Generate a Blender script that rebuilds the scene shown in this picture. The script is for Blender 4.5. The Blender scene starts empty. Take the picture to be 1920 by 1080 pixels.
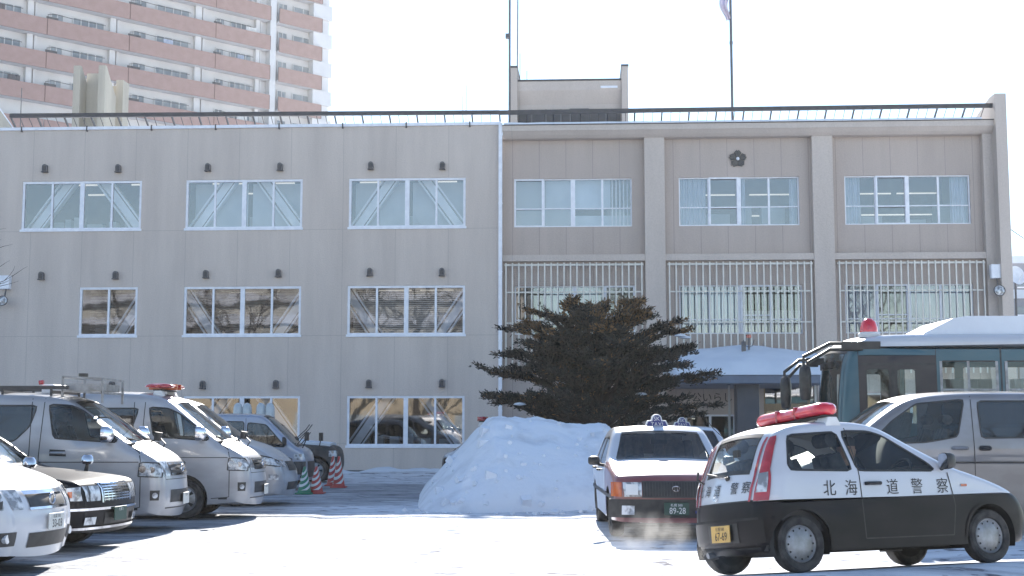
import bpy, bmesh, math, random
import numpy as np
from mathutils import Vector, Matrix, noise
from mathutils.geometry import delaunay_2d_cdt
PI = math.pi; R = math.radians
SC = bpy.context.scene
COL = SC.collection
random.seed(7)

# ------------------------------------------------------------------ materials
def lin(c):
    return tuple((x/255/12.92) if x/255 <= .04045 else ((x/255+.055)/1.055)**2.4 for x in c)
def new_mat(name):
    m = bpy.data.materials.new(name); m.use_nodes = True
    nt = m.node_tree; b = nt.nodes['Principled BSDF']
    return m, nt, b
def noise_mat(name, c1, c2, scale=3, rough=.7, metal=0, spec=.5, bump=0, detail=5, coat=0, stretch=(1,1,1), lo=.35, hi=.65, bscale=None, coatr=.05):
    m, nt, b = new_mat(name)
    tc = nt.nodes.new('ShaderNodeTexCoord'); mp = nt.nodes.new('ShaderNodeMapping')
    mp.inputs['Scale'].default_value = stretch
    n = nt.nodes.new('ShaderNodeTexNoise'); n.inputs['Scale'].default_value = scale; n.inputs['Detail'].default_value = detail
    r = nt.nodes.new('ShaderNodeMapRange'); r.inputs['From Min'].default_value = lo; r.inputs['From Max'].default_value = hi
    mx = nt.nodes.new('ShaderNodeMix'); mx.data_type = 'RGBA'
    mx.inputs['A'].default_value = (*c1, 1); mx.inputs['B'].default_value = (*c2, 1)
    L = nt.links.new
    L(tc.outputs['Object'], mp.inputs['Vector']); L(mp.outputs['Vector'], n.inputs['Vector'])
    L(n.outputs['Fac'], r.inputs['Value']); L(r.outputs['Result'], mx.inputs['Factor'])
    L(mx.outputs['Result'], b.inputs['Base Color'])
    b.inputs['Roughness'].default_value = rough; b.inputs['Metallic'].default_value = metal
    b.inputs['Specular IOR Level'].default_value = spec
    b.inputs['Coat Weight'].default_value = coat; b.inputs['Coat Roughness'].default_value = coatr
    if bump:
        n2 = nt.nodes.new('ShaderNodeTexNoise'); n2.inputs['Scale'].default_value = bscale or scale*4; n2.inputs['Detail'].default_value = 6
        bp = nt.nodes.new('ShaderNodeBump'); bp.inputs['Strength'].default_value = bump; bp.inputs['Distance'].default_value = .02
        L(tc.outputs['Object'], n2.inputs['Vector']); L(n2.outputs['Fac'], bp.inputs['Height']); L(bp.outputs['Normal'], b.inputs['Normal'])
    return m
def glass_mat(name, tint, refl=1.0, ior=1.5, rough=.02, base=0.0):
    m, nt, b = new_mat(name); nt.nodes.remove(b)
    out = nt.nodes['Material Output']
    t = nt.nodes.new('ShaderNodeBsdfTransparent'); t.inputs['Color'].default_value = (*tint, 1)
    g = nt.nodes.new('ShaderNodeBsdfGlossy'); g.inputs['Roughness'].default_value = rough
    g.inputs['Color'].default_value = (refl, refl, refl, 1)
    f = nt.nodes.new('ShaderNodeFresnel'); f.inputs['IOR'].default_value = ior
    n = nt.nodes.new('ShaderNodeTexNoise'); n.inputs['Scale'].default_value = .8
    bp = nt.nodes.new('ShaderNodeBump'); bp.inputs['Strength'].default_value = .06; bp.inputs['Distance'].default_value = .05
    tc = nt.nodes.new('ShaderNodeTexCoord'); nt.links.new(tc.outputs['Object'], n.inputs['Vector'])
    nt.links.new(n.outputs['Fac'], bp.inputs['Height']); nt.links.new(bp.outputs['Normal'], g.inputs['Normal'])
    ad = nt.nodes.new('ShaderNodeMath'); ad.operation = 'ADD'; ad.use_clamp = True; ad.inputs[1].default_value = base
    nt.links.new(f.outputs[0], ad.inputs[0])
    mx = nt.nodes.new('ShaderNodeMixShader')
    nt.links.new(ad.outputs[0], mx.inputs[0]); nt.links.new(t.outputs[0], mx.inputs[1]); nt.links.new(g.outputs[0], mx.inputs[2])
    nt.links.new(mx.outputs[0], out.inputs['Surface'])
    return m
def paint(name, c, c2=None, dirt=.25, metal=0, rough=.3, coat=.8, spec=.5):
    """car paint with road-salt film towards noise patches"""
    c2 = c2 or tuple(x*(1-dirt)+.28*dirt for x in c)
    return noise_mat(name, c, c2, scale=1.6, rough=rough, metal=metal, coat=coat, spec=spec, bump=.03, bscale=30, stretch=(1,1,2.2), coatr=.08)
def emit_mat(name, c, s):
    m, nt, b = new_mat(name); b.inputs['Base Color'].default_value = (*c, 1)
    b.inputs['Emission Color'].default_value = (*c, 1); b.inputs['Emission Strength'].default_value = s
    return m
M = {}
M['white_paint'] = paint('white_paint', (.50,.52,.57), dirt=.12)
M['black_paint'] = paint('black_paint', (.004,.004,.006), (.014,.012,.014), rough=.34, coat=.0, spec=.22)
M['silver_paint'] = paint('silver_paint', (.38,.385,.41), (.31,.31,.325), metal=.3, rough=.38)
M['silver2_paint'] = paint('silver_grey_paint', (.24,.24,.26), (.20,.19,.19), metal=.4, rough=.4)
M['taupe_paint'] = paint('taupe_paint', (.15,.135,.13), (.2,.185,.18), metal=.3, rough=.42)
M['blue_silver_paint'] = paint('blue_silver_paint', (.30,.34,.44), (.3,.32,.38), metal=.4, rough=.38)
M['maroon_paint'] = paint('maroon_paint', (.17,.035,.04), (.24,.10,.095), rough=.3)
M['teal_paint'] = paint('teal_paint', (.018,.082,.115), (.032,.095,.125), rough=.4, coat=.3)
M['dark_grey'] = noise_mat('dark_grey_plastic', (.03,.03,.033), (.06,.058,.06), scale=6, rough=.6)
M['bus_door_paint'] = paint('bus_door_paint', (.018,.012,.016), (.035,.028,.03), rough=.5, coat=.1)
M['underbody'] = noise_mat('underbody', (.012,.012,.013), (.03,.03,.03), scale=5, rough=.9)
M['rubber'] = noise_mat('tyre_rubber', (.018,.018,.019), (.065,.062,.06), scale=9, rough=.85, bump=.4, bscale=60)
M['trim'] = noise_mat('black_trim', (.012,.012,.014), (.03,.03,.03), scale=10, rough=.45)
M['rim'] = noise_mat('wheel_silver', (.32,.33,.35), (.2,.2,.2), scale=8, rough=.45, metal=.5)
M['chrome'] = noise_mat('chrome', (.75,.75,.78), (.6,.6,.62), scale=8, rough=.12, metal=1)
M['seat'] = noise_mat('seat_fabric', (.07,.07,.08), (.10,.10,.11), scale=20, rough=.9)
M['dash'] = noise_mat('dashboard', (.035,.035,.04), (.05,.05,.05), scale=8, rough=.7)
M['headliner'] = noise_mat('headliner', (.4,.4,.4), (.35,.35,.34), scale=8, rough=.9)
M['glass'] = glass_mat('car_glass', (.84,.89,.87))
M['dglass'] = glass_mat('privacy_glass', (.14,.15,.17), base=.03)
M['lens'] = noise_mat('clear_lamp_lens', (.60,.62,.65), (.20,.21,.23), scale=11, rough=.12, coat=.6, metal=.1, lo=.42, hi=.58)
M['red_lens'] = noise_mat('red_lamp_lens', (.42,.02,.03), (.28,.012,.02), scale=9, rough=.2, coat=1)
M['red_dome'] = noise_mat('red_beacon_plastic', (.75,.025,.04), (.5,.01,.03), scale=9, rough=.18, coat=1)
M['amber'] = noise_mat('amber_lens', (.55,.13,.03), (.4,.07,.02), scale=9, rough=.2, coat=1)
M['plate_w'] = noise_mat('white_plate', (.6,.62,.6), (.5,.5,.48), scale=6, rough=.5)
M['plate_y'] = noise_mat('yellow_plate', (.62,.38,.10), (.5,.32,.1), scale=6, rough=.5)
M['plate_g'] = noise_mat('green_plate', (.015,.05,.035), (.02,.06,.045), scale=6, rough=.5)
M['ink'] = noise_mat('black_ink', (.012,.012,.015), (.02,.02,.022), scale=6, rough=.5)
M['white_ink'] = noise_mat('white_ink', (.7,.7,.7), (.6,.6,.6), scale=6, rough=.5)
M['navy'] = noise_mat('navy_sign', (.02,.03,.16), (.03,.04,.2), scale=6, rough=.4)
M['cloth_navy'] = noise_mat('navy_uniform', (.02,.022,.05), (.03,.03,.06), scale=12, rough=.9)
M['skin'] = noise_mat('skin', (.42,.24,.17), (.36,.2,.14), scale=12, rough=.6)
M['hair'] = noise_mat('black_hair', (.012,.01,.01), (.02,.018,.016), scale=30, rough=.6)
M['snow'] = noise_mat('snow', (.70,.74,.80), (.62,.66,.73), scale=1.2, rough=.65, bump=.6, bscale=5, spec=.3)
M['snow_dirty'] = noise_mat('trodden_snow', (.60,.62,.66), (.42,.43,.45), scale=1.3, rough=.7, bump=.7, bscale=6, spec=.3)

# ------------------------------------------------------------------ mesh builder
class MB:
    def __init__(s): s.v = []; s.f = []; s.m = []; s.sm = []
    def add(s, vs, fs, mi=0, smooth=False, T=None):
        o = len(s.v)
        for v in vs:
            v = Vector(v)
            if T is not None: v = T @ v
            s.v.append(tuple(v))
        for f in fs:
            s.f.append(tuple(i+o for i in f)); s.m.append(mi); s.sm.append(smooth)
    def box(s, x0, x1, y0, y1, z0, z1, mi=0, T=None):
        vs = [(x,y,z) for x in (x0,x1) for y in (y0,y1) for z in (z0,z1)]
        s.add(vs, [(0,1,3,2),(4,6,7,5),(0,4,5,1),(2,3,7,6),(0,2,6,4),(1,5,7,3)], mi, False, T)
    def quad(s, a, b, c, d, mi=0): s.add([a,b,c,d], [(0,1,2,3)], mi)
    def tube(s, pts, rad, n=8, mi=0, T=None, smooth=True):
        pts = [Vector(p) for p in pts]
        if not hasattr(rad, '__len__'): rad = [rad]*len(pts)
        rings = []; up = None
        for i, p in enumerate(pts):
            d = (pts[min(i+1, len(pts)-1)] - pts[max(i-1, 0)]).normalized()
            if up is None:
                up = Vector((0,0,1)) if abs(d.z) < .9 else Vector((1,0,0))
            a = d.cross(up).normalized(); b = a.cross(d).normalized(); up = b
            rings.append([p + a*math.cos(2*PI*k/n)*rad[i] + b*math.sin(2*PI*k/n)*rad[i] for k in range(n)])
        vs = [v for r in rings for v in r]; fs = []
        for i in range(len(pts)-1):
            for k in range(n):
                fs.append((i*n+k, i*n+(k+1)%n, (i+1)*n+(k+1)%n, (i+1)*n+k))
        fs.append(tuple(range(n))[::-1]); fs.append(tuple((len(pts)-1)*n+k for k in range(n)))
        s.add(vs, fs, mi, smooth, T)
    def bar(s, p0, p1, w, h, mi=0, T=None):
        """box beam from p0 to p1"""
        p0 = Vector(p0); p1 = Vector(p1); d = (p1-p0).normalized()
        up = Vector((0,0,1)) if abs(d.z) < .95 else Vector((0,1,0))
        a = d.cross(up).normalized(); b = a.cross(d).normalized()
        vs = []
        for p in (p0, p1):
            for sa, sb in ((-1,-1),(1,-1),(1,1),(-1,1)): vs.append(p + a*sa*w/2 + b*sb*h/2)
        s.add(vs, [(0,1,2,3),(4,7,6,5),(0,4,5,1),(1,5,6,2),(2,6,7,3),(3,7,4,0)], mi, False, T)
    def lathe(s, prof, n=24, mi=0, T=None, smooth=True, a0=0, a1=2*PI):
        """prof (r, z) about z"""
        full = abs(a1-a0-2*PI) < 1e-6; m = n if full else n+1
        vs = [(r*math.cos(a0+(a1-a0)*k/n), r*math.sin(a0+(a1-a0)*k/n), z) for r, z in prof for k in range(m)]
        fs = []
        for i in range(len(prof)-1):
            for k in range(n):
                k2 = (k+1) % m
                fs.append((i*m+k, i*m+k2, (i+1)*m+k2, (i+1)*m+k))
        s.add(vs, fs, mi, smooth, T)
    def prism(s, poly, axis, a0, a1, mi=0, T=None):
        """poly 2D; axis 'x','y','z' extruded from a0 to a1"""
        def P(u, v, a): return {'x': (a,u,v), 'y': (u,a,v), 'z': (u,v,a)}[axis]
        n = len(poly); vs = [P(u,v,a0) for u,v in poly] + [P(u,v,a1) for u,v in poly]
        fs = [tuple(range(n))[::-1], tuple(range(n, 2*n))] + [(i, (i+1)%n, (i+1)%n+n, i+n) for i in range(n)]
        s.add(vs, fs, mi, False, T)
    def grid(s, pts, mi=0, smooth=True, T=None, skip=None):
        nr, nc = len(pts), len(pts[0]); vs = [p for r in pts for p in r]; fs = []
        for i in range(nr-1):
            for j in range(nc-1):
                if skip and skip(i, j): continue
                fs.append((i*nc+j, i*nc+j+1, (i+1)*nc+j+1, (i+1)*nc+j))
        s.add(vs, fs, mi, smooth, T)
    def build(s, name, mats, parent=None, loc=None, merge=0, sharp=38, bevel=0, recalc=True):
        if not isinstance(mats, (list, tuple)): mats = [mats]
        me = bpy.data.meshes.new(name); me.from_pydata(s.v, [], s.f); me.update()
        for m in mats: me.materials.append(M[m] if isinstance(m, str) else m)
        me.polygons.foreach_set('material_index', s.m); me.polygons.foreach_set('use_smooth', s.sm)
        if merge or recalc:
            bm = bmesh.new(); bm.from_mesh(me)
            if merge: bmesh.ops.remove_doubles(bm, verts=bm.verts, dist=merge)
            if recalc: bmesh.ops.recalc_face_normals(bm, faces=bm.faces)
            bm.to_mesh(me); bm.free()
        if any(s.sm) and sharp: me.set_sharp_from_angle(angle=R(sharp))
        o = bpy.data.objects.new(name, me); COL.objects.link(o)
        if parent is not None: o.parent = parent
        if loc: o.location = loc
        if bevel:
            b = o.modifiers.new('bevel', 'BEVEL'); b.width = bevel; b.segments = 2; b.limit_method = 'ANGLE'
        if name in SPLIT: islands(o)
        return o
def islands(o):
    """separate a multi-piece part into one object per piece"""
    me = o.data; bm = bmesh.new(); bm.from_mesh(me); bm.verts.index_update(); seen = {}; n = 0
    for v in bm.verts:
        if v.index in seen: continue
        st = [v]; seen[v.index] = n
        while st:
            q = st.pop()
            for e in q.link_edges:
                w_ = e.other_vert(q)
                if w_.index not in seen: seen[w_.index] = n; st.append(w_)
        n += 1
    bm.free()
    if n < 2: return [o]
    vs = [tuple(v.co) for v in me.vertices]; out = []
    for k in range(n):
        ids = [i for i in range(len(vs)) if seen[i] == k]; mp = {a: b for b, a in enumerate(ids)}
        fs = [p for p in me.polygons if seen[p.vertices[0]] == k]
        m2 = bpy.data.meshes.new(o.name); m2.from_pydata([vs[i] for i in ids], [], [tuple(mp[i] for i in p.vertices) for p in fs]); m2.update()
        for mt in me.materials: m2.materials.append(mt)
        m2.polygons.foreach_set('material_index', [p.material_index for p in fs]); m2.polygons.foreach_set('use_smooth', [p.use_smooth for p in fs])
        if any(p.use_smooth for p in fs): m2.set_sharp_from_angle(angle=R(38))
        if k == 0: o.data = m2; out.append(o)
        else:
            c = bpy.data.objects.new(o.name.split('.')[0], m2); COL.objects.link(c); c.parent = o.parent; c.location = o.location; out.append(c)
            for md in o.modifiers:
                b = c.modifiers.new('bevel', 'BEVEL'); b.width = md.width; b.segments = 2; b.limit_method = 'ANGLE'
    return out
SPLIT = {'pilaster','spandrel_band','antenna_mast','fluorescent_tube','canopy_post','penthouse_fin','door_seam','wheel_arch_lip','wiper','raised_wiper','coping_joint','bumper_seam','vertical_blind','reflector','hatch_seam','roof_lamp','bumper_strip','grille_bar','wall_back','glazing_bar','penthouse_coping','lobby_furniture','sill_line','bar_divider','air_intake'}
def tag(o, label=None, cat=None, group=None, kind=None):
    if label: o['label'] = label
    if cat: o['category'] = cat
    if group: o['group'] = group
    if kind: o['kind'] = kind
    return o
def empty(name, loc, rz=0, label=None, cat=None, group=None):
    o = bpy.data.objects.new(name, None); COL.objects.link(o); o.location = loc; o.rotation_euler = (0,0,rz)
    o.empty_display_size = .2
    return tag(o, label, cat, group)
def copy_tree(o, parent=None):
    c = o.copy(); COL.objects.link(c)
    if parent is not None: c.parent = parent
    for ch in [x for x in bpy.data.objects if x.parent == o]: copy_tree(ch, c)
    return c
_txt = {}
def text_geo(string, size=1.0):
    """flat text as (verts2d, faces), centred on its box, height scaled so em = size"""
    if string not in _txt:
        cu = bpy.data.curves.new('t', 'FONT'); cu.body = string; cu.resolution_u = 3
        ob = bpy.data.objects.new('t', cu); COL.objects.link(ob)
        dg = bpy.context.evaluated_depsgraph_get(); me = ob.evaluated_get(dg).to_mesh()
        vs = [(v.co.x, v.co.y) for v in me.vertices]; fs = [tuple(p.vertices) for p in me.polygons]
        ob.evaluated_get(dg).to_mesh_clear(); bpy.data.objects.remove(ob); bpy.data.curves.remove(cu)
        if vs:
            x0 = min(v[0] for v in vs); x1 = max(v[0] for v in vs); y0 = min(v[1] for v in vs); y1 = max(v[1] for v in vs)
            vs = [(v[0]-(x0+x1)/2, v[1]-(y0+y1)/2) for v in vs]
        _txt[string] = (vs, fs)
    vs, fs = _txt[string]
    return [(x*size, y*size) for x, y in vs], fs

# ------------------------------------------------------------------ camera
F = 2500.0; TH = math.atan(260/2500)
cam_d = bpy.data.cameras.new('camera'); cam = bpy.data.objects.new('camera', cam_d); COL.objects.link(cam)
cam.location = (0,0,1.5); cam.rotation_euler = (PI/2+TH, 0, 0)
cam_d.sensor_width = 36; cam_d.lens = 36*F/1920; cam_d.clip_end = 5000; cam_d.clip_start = .1
SC.camera = cam
def ray(px, py):
    dx = (px-960)/F; dy = (540-py)/F
    return Vector((dx, math.cos(TH)-dy*math.sin(TH), math.sin(TH)+dy*math.cos(TH)))
def at(px, py, Y):
    d = ray(px, py); t = Y/d.y
    return Vector((d.x*t, Y, 1.5+d.z*t))

# ------------------------------------------------------------------ light
SUN_EL, SUN_AZ = R(29.2), R(1.5)      # azimuth from +Y towards +X
w = bpy.data.worlds.new('World'); SC.world = w; w.use_nodes = True
nt = w.node_tree; bg = nt.nodes['Background']
sky = nt.nodes.new('ShaderNodeTexSky'); sky.sky_type = 'NISHITA'; sky.sun_disc = False
sky.sun_elevation = SUN_EL; sky.sun_rotation = SUN_AZ; sky.air_density = 1.0; sky.dust_density = 0.0; sky.ozone_density = 1
nt.links.new(sky.outputs[0], bg.inputs['Color']); bg.inputs['Strength'].default_value = .085
S = Vector((math.sin(SUN_AZ)*math.cos(SUN_EL), math.cos(SUN_AZ)*math.cos(SUN_EL), math.sin(SUN_EL)))
sl = bpy.data.lights.new('sun', 'SUN'); sl.energy = 5.0; sl.angle = R(.5); sl.color = (1,.95,.88)
so = bpy.data.objects.new('sun', sl); COL.objects.link(so); so.location = (0,0,60)
so.rotation_euler = (-S).to_track_quat('-Z', 'Y').to_euler()
SC.view_settings.view_transform = 'Standard'; SC.view_settings.look = 'None'; SC.view_settings.exposure = 1.70; SC.view_settings.gamma = 1
# ------------------------------------------------------------------ vehicles
def chaikin(p, it=2):
    for _ in range(it):
        q = [p[0]]
        for a, b in zip(p[:-1], p[1:]):
            q.append((a[0]*.78+b[0]*.22, a[1]*.78+b[1]*.22)); q.append((a[0]*.22+b[0]*.78, a[1]*.22+b[1]*.78))
        q.append(p[-1]); p = q
    return p
def resample(p, d):
    out = [p[0]]; acc = 0; P = [np.array(x, float) for x in p]
    L = [0]
    for a, b in zip(P[:-1], P[1:]): L.append(L[-1]+np.linalg.norm(b-a))
    n = max(2, int(round(L[-1]/d))); res = []
    j = 0
    for i in range(n+1):
        t = L[-1]*i/n
        while j < len(P)-2 and L[j+1] < t: j += 1
        k = (t-L[j])/max(1e-9, L[j+1]-L[j]); q = P[j]*(1-k)+P[j+1]*k; res.append((float(q[0]), float(q[1])))
    return res
def round_poly(p, r, n=4):
    out = []; N = len(p)
    for i in range(N):
        a, b, c = np.array(p[i-1], float), np.array(p[i], float), np.array(p[(i+1) % N], float)
        da, dc = a-b, c-b; la, lc = np.linalg.norm(da), np.linalg.norm(dc)
        rr = min(r, la*.45, lc*.45); s, e = b+da/la*rr, b+dc/lc*rr
        for k in range(n+1):
            t = k/n; q = s*(1-t)**2+2*b*t*(1-t)+e*t*t; out.append((float(q[0]), float(q[1])))
    return out
def inpoly(pts, poly):
    pts = np.asarray(pts, float); x, y = pts[:,0], pts[:,1]; r = np.zeros(len(pts), bool); N = len(poly)
    for i in range(N):
        x1, y1 = poly[i]; x2, y2 = poly[(i+1) % N]
        if y1 == y2: continue
        c = ((y1 > y) != (y2 > y)) & (x < (x2-x1)*(y-y1)/(y2-y1)+x1); r ^= c
    return r
def cdt(outline, holes, extra, cuts=()):
    vs = [Vector(p) for p in outline]; es = [(i, (i+1) % len(outline)) for i in range(len(outline))]
    for h in holes:
        o = len(vs); vs += [Vector(p) for p in h]; es += [(o+i, o+(i+1) % len(h)) for i in range(len(h))]
    for c in cuts:
        o = len(vs); vs += [Vector(p) for p in c]; es += [(o+i, o+i+1) for i in range(len(c)-1)]
    vs += [Vector(p) for p in extra]
    rv, re_, rf, *_ = delaunay_2d_cdt(vs, es, [], 0, 1e-5)
    V = [(v.x, v.y) for v in rv]
    tris = [tuple(f) for f in rf]
    cen = np.array([[sum(V[i][0] for i in t)/len(t), sum(V[i][1] for i in t)/len(t)] for t in tris])
    ok = inpoly(cen, outline)
    for h in holes: ok &= ~inpoly(cen, h)
    tris = [t for t, k in zip(tris, ok) if k]; cen = cen[ok]
    return V, tris, cen

class Body:
    """vehicle body: x forward (0 = nose, -L = tail), y left, z up. prof runs tail-bottom over the roof to nose-bottom."""
    def __init__(s, prof, hw, zb, belt, tumble, wheels, wr, wins=(), ws=None, rs=None, rt=.07, re=.2, crown=(.03,.10), step=.055, arch=1.22, bulge=.02, mat=0, belt_col=None, taper=.05):
        s.hw, s.zb, s.belt, s.tumble, s.wr, s.wheels = hw, zb, belt, tumble, wr, wheels
        s.U = resample(chaikin(prof, 2), step); s.L = -min(p[0] for p in s.U); s.zt = max(p[1] for p in s.U)
        s.rt, s.re, s.crown, s.bulge, s.taper = rt, re, crown, bulge, taper
        U = np.array(s.U); T = np.gradient(U, axis=0); T /= np.linalg.norm(T, axis=1)[:,None]
        s.N = np.stack([-T[:,1], T[:,0]], 1)      # outward normal (tail->roof->nose is clockwise seen from +y)
        if s.N[len(U)//2][1] < 0: s.N = -s.N
        s.Ua = U; s.r = rt+(re-rt)*np.abs(s.N[:,0])**2.2
        for _ in range(3):
            p_ = np.pad(s.r, 3, mode='edge'); s.r = np.convolve(p_, np.ones(7)/7, 'valid')
        s.wins = wins; s.ws, s.rs = ws, rs; s.arch = arch*wr
        # outline
        out = list(s.U); zb_ = s.U[-1][1]
        ra = s.arch
        for wx in sorted(wheels, reverse=True):
            dz = wr-zb_; h = math.sqrt(max(.01, ra*ra-dz*dz)); a0 = math.atan2(-dz, h)
            out += [(wx+ra*math.cos(a), wr+ra*math.sin(a)) for a in np.linspace(a0, PI-a0, 15)]
        s.out = out
    def W(s, x, z):
        w = s.hw
        if z > s.belt: w -= s.tumble*((z-s.belt)/(s.zt-s.belt))**1.15
        else: w -= s.bulge*((s.belt-z)/(s.belt-s.zb))**2
        k = abs((x+s.L/2)/(s.L/2)); return w-s.taper*k**5
    def ysurf(s, x, z):
        d2 = (s.Ua[:,0]-x)**2+(s.Ua[:,1]-z)**2; i = int(np.argmin(d2))
        d = math.sqrt(d2[i]); r = s.r[i]
        for j in (i-1, i):      # segment distance
            if 0 <= j < len(s.Ua)-1:
                a, b = s.Ua[j], s.Ua[j+1]; ab = b-a; t = ((x-a[0])*ab[0]+(z-a[1])*ab[1])/(ab@ab)
                if 0 <= t <= 1:
                    q = a+ab*t; dq = math.hypot(x-q[0], z-q[1])
                    if dq < d: d = dq; r = s.r[j]*(1-t)+s.r[j+1]*t
        t = min(d/r, 1.0)
        return s.W(x, z)-r*(1-math.sqrt(max(0, 1-(1-t)**2)))
    def spt(s, sgn, x, z, off):
        y = s.ysurf(x, z); e = .006
        gx = (s.ysurf(x+e, z)-s.ysurf(x-e, z))/(2*e); gz = (s.ysurf(x, z+e)-s.ysurf(x, z-e))/(2*e)
        gx = max(-6, min(6, gx)); gz = max(-6, min(6, gz)); l = math.sqrt(1+gx*gx+gz*gz)
        return (x-gx/l*off, sgn*(y+off/l), z-gz/l*off)
    def side(s, mb, sgn, mi_fn=lambda x, z: 0, cuts=()):
        ex = []
        U, N = s.Ua, s.N
        for k in (.01,.03,.1,.22,.42,.7,1.0):
            for i in range(0, len(U), 1):
                q = U[i]-N[i]*s.r[i]*k
                ex.append(q)
        x = -s.L+.06
        g = []
        while x < 0:
            z = s.zb+.06
            while z < s.zt: g.append((x, z)); z += .11
            x += .13
        g = np.array(g)
        D = np.min((g[:,None,0]-U[None,:,0])**2+(g[:,None,1]-U[None,:,1])**2, 1)
        g = g[D > .2**2*.5]
        ex = np.array(list(ex)+list(map(tuple, g)))
        ok = inpoly(ex, s.out)
        for h in s.wins: ok &= ~inpoly(ex, h)
        ex = ex[ok]
        V, tris, cen = cdt(s.out, s.wins, [tuple(e) for e in ex], cuts)
        V3 = [(x, sgn*s.ysurf(x, z), z) for x, z in V]
        o = len(mb.v); mb.v += V3
        for t, c in zip(tris, cen):
            mb.f.append(tuple(i+o for i in t)); mb.m.append(mi_fn(c[0], c[1])); mb.sm.append(True)
    def edge_w(s, i): return s.W(s.U[i][0], s.U[i][1])-s.r[i]
    def strip_pt(s, i, v, off=0):
        we = s.edge_w(i); n = s.N[i]; c = s.crown[0]+(s.crown[1]-s.crown[0])*abs(n[0])**2
        h = c*(1-v*v)+off; return (s.U[i][0]+n[0]*h, v*we, s.U[i][1]+n[1]*h)
    def near(s, p): return int(np.argmin((s.Ua[:,0]-p[0])**2+(s.Ua[:,1]-p[1])**2))
    def strip(s, mb, mi_fn=lambda x, z: 0):
        vs = [-1,-.97,-.9,-.8,-.6,-.4,-.2,0,.2,.4,.6,.8,.9,.97,1]
        s.wr_ = []
        for wdef in (s.ws, s.rs):
            if wdef: a, b = sorted((s.near(wdef[0]), s.near(wdef[1]))); s.wr_.append((a, b, wdef[2]))
        pts = [[s.strip_pt(i, v) for v in vs] for i in range(len(s.U))]
        o = len(mb.v); mb.v += [p for r in pts for p in r]; nc = len(vs)
        for i in range(len(s.U)-1):
            for j in range(nc-1):
                if any(a <= i < b and abs(vs[j]+vs[j+1])/2 < k for a, b, k in s.wr_): continue
                mb.f.append((o+i*nc+j, o+i*nc+j+1, o+(i+1)*nc+j+1, o+(i+1)*nc+j))
                mb.m.append(mi_fn(s.U[i][0], s.U[i][1])); mb.sm.append(True)
    def strip_glass(s, mb, k):
        a, b, kv = s.wr_[k]; vs = [x/6*kv for x in range(-6, 7)]
        kk = max(v for v in (.4,.6,.8,.9,.97) if v <= kv+1e-6)
        vs = [x/6*kk for x in range(-6, 7)]
        mb.grid([[s.strip_pt(i, v, -.006) for v in vs] for i in range(a, b+1)])
    def strip_band(s, mb, i0, i1, v0, v1, off=.004, mi=0, n=6):
        if i0 > i1: i0, i1 = i1, i0
        mb.grid([[s.strip_pt(i, v0+(v1-v0)*k/n, off) for k in range(n+1)] for i in range(i0, i1+1)], mi)
    def endpt(s, end, y, z, off=.004):
        """point on nose ('f') or tail ('r') at lateral y and height z"""
        ay = abs(y); U = s.Ua; n_ = len(U)
        idx = range(n_-1, 0, -1) if end == 'f' else range(0, n_-1)
        st = -1 if end == 'f' else 1; sg = 1 if end == 'f' else -1
        def dp(i):
            we = s.edge_w(i); v = min(ay/we, 1); n = s.N[i]
            h = (s.crown[0]+(s.crown[1]-s.crown[0])*abs(n[0])**2)*(1-v*v)
            return U[i][0]+n[0]*h, U[i][1]+n[1]*h
        prev = None
        for i in idx:
            a, b = dp(i), dp(i+st)
            if z < a[1] and prev is None: t = 0; break
            prev = 1
            if a[1]-1e-6 <= z <= b[1]: t = (z-a[1])/max(1e-6, b[1]-a[1]); break
        x = a[0]*(1-t)+b[0]*t; r = s.r[i]*(1-t)+s.r[i+st]*t; we = s.edge_w(i)*(1-t)+s.edge_w(i+st)*t
        if ay <= we: return (x+sg*off, y, z)
        q = min((ay-we)/r, .999); d = r*(1-math.sqrt(1-q*q))/max(.6, abs(s.N[i][0]))
        return (x-sg*d+sg*off*(1-q)+0, math.copysign(ay+off*q, y), z)
    def end_patch(s, mb, end, y0, y1, z0, z1, off=.004, mi=0, ny=8, nz=3, thick=.0):
        mb.grid([[s.endpt(end, y0+(y1-y0)*a/ny, z0+(z1-z0)*b/nz, off) for a in range(ny+1)] for b in range(nz+1)], mi)
    def we_z(s, end, z):
        U = s.Ua; idx = range(len(U)-1, 0, -1) if end == 'f' else range(0, len(U)-1)
        for i in idx:
            if U[i][1] >= z: break
        return s.edge_w(i)
    def lamp(s, mb, end, sgn, y0, y1, z0, z1, off=.01, mi=0, ny=6, nz=6):
        """patch on the end face that stops at the body edge; y0/y1 as distances inward from that edge when negative"""
        rows = []
        for b in range(nz+1):
            z = z0+(z1-z0)*b/nz; we = s.we_z(end, z)-.001
            a_ = min(we+y0 if y0 <= 0 else y0, we); b_ = min(we+y1 if y1 <= 0 else y1, we)
            rows.append([s.endpt(end, sgn*(a_+(b_-a_)*k/ny), z, off) for k in range(ny+1)])
        mb.grid(rows, mi)
    def side_patch(s, mb, sgn, poly, off=.004, mi=0, grid=.05):
        P = np.array(poly); ex = []
        x = P[:,0].min()+grid/2
        while x < P[:,0].max():
            z = P[:,1].min()+grid/2
            while z < P[:,1].max(): ex.append((x, z)); z += grid
            x += grid
        for k in (.01,.03,.1,.22,.42,.7,1.0):
            for i in range(0, len(s.U), 1): ex.append(tuple(s.Ua[i]-s.N[i]*s.r[i]*k))
        if ex:
            ex = np.array(ex); ex = [tuple(e) for e in ex[inpoly(ex, poly)]]
        dense = []
        for a, b in zip(poly, poly[1:]+poly[:1]):
            n = max(1, int(math.hypot(b[0]-a[0], b[1]-a[1])/min(grid*1.5, .03)))
            dense += [(a[0]+(b[0]-a[0])*k/n, a[1]+(b[1]-a[1])*k/n) for k in range(n)]
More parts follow.
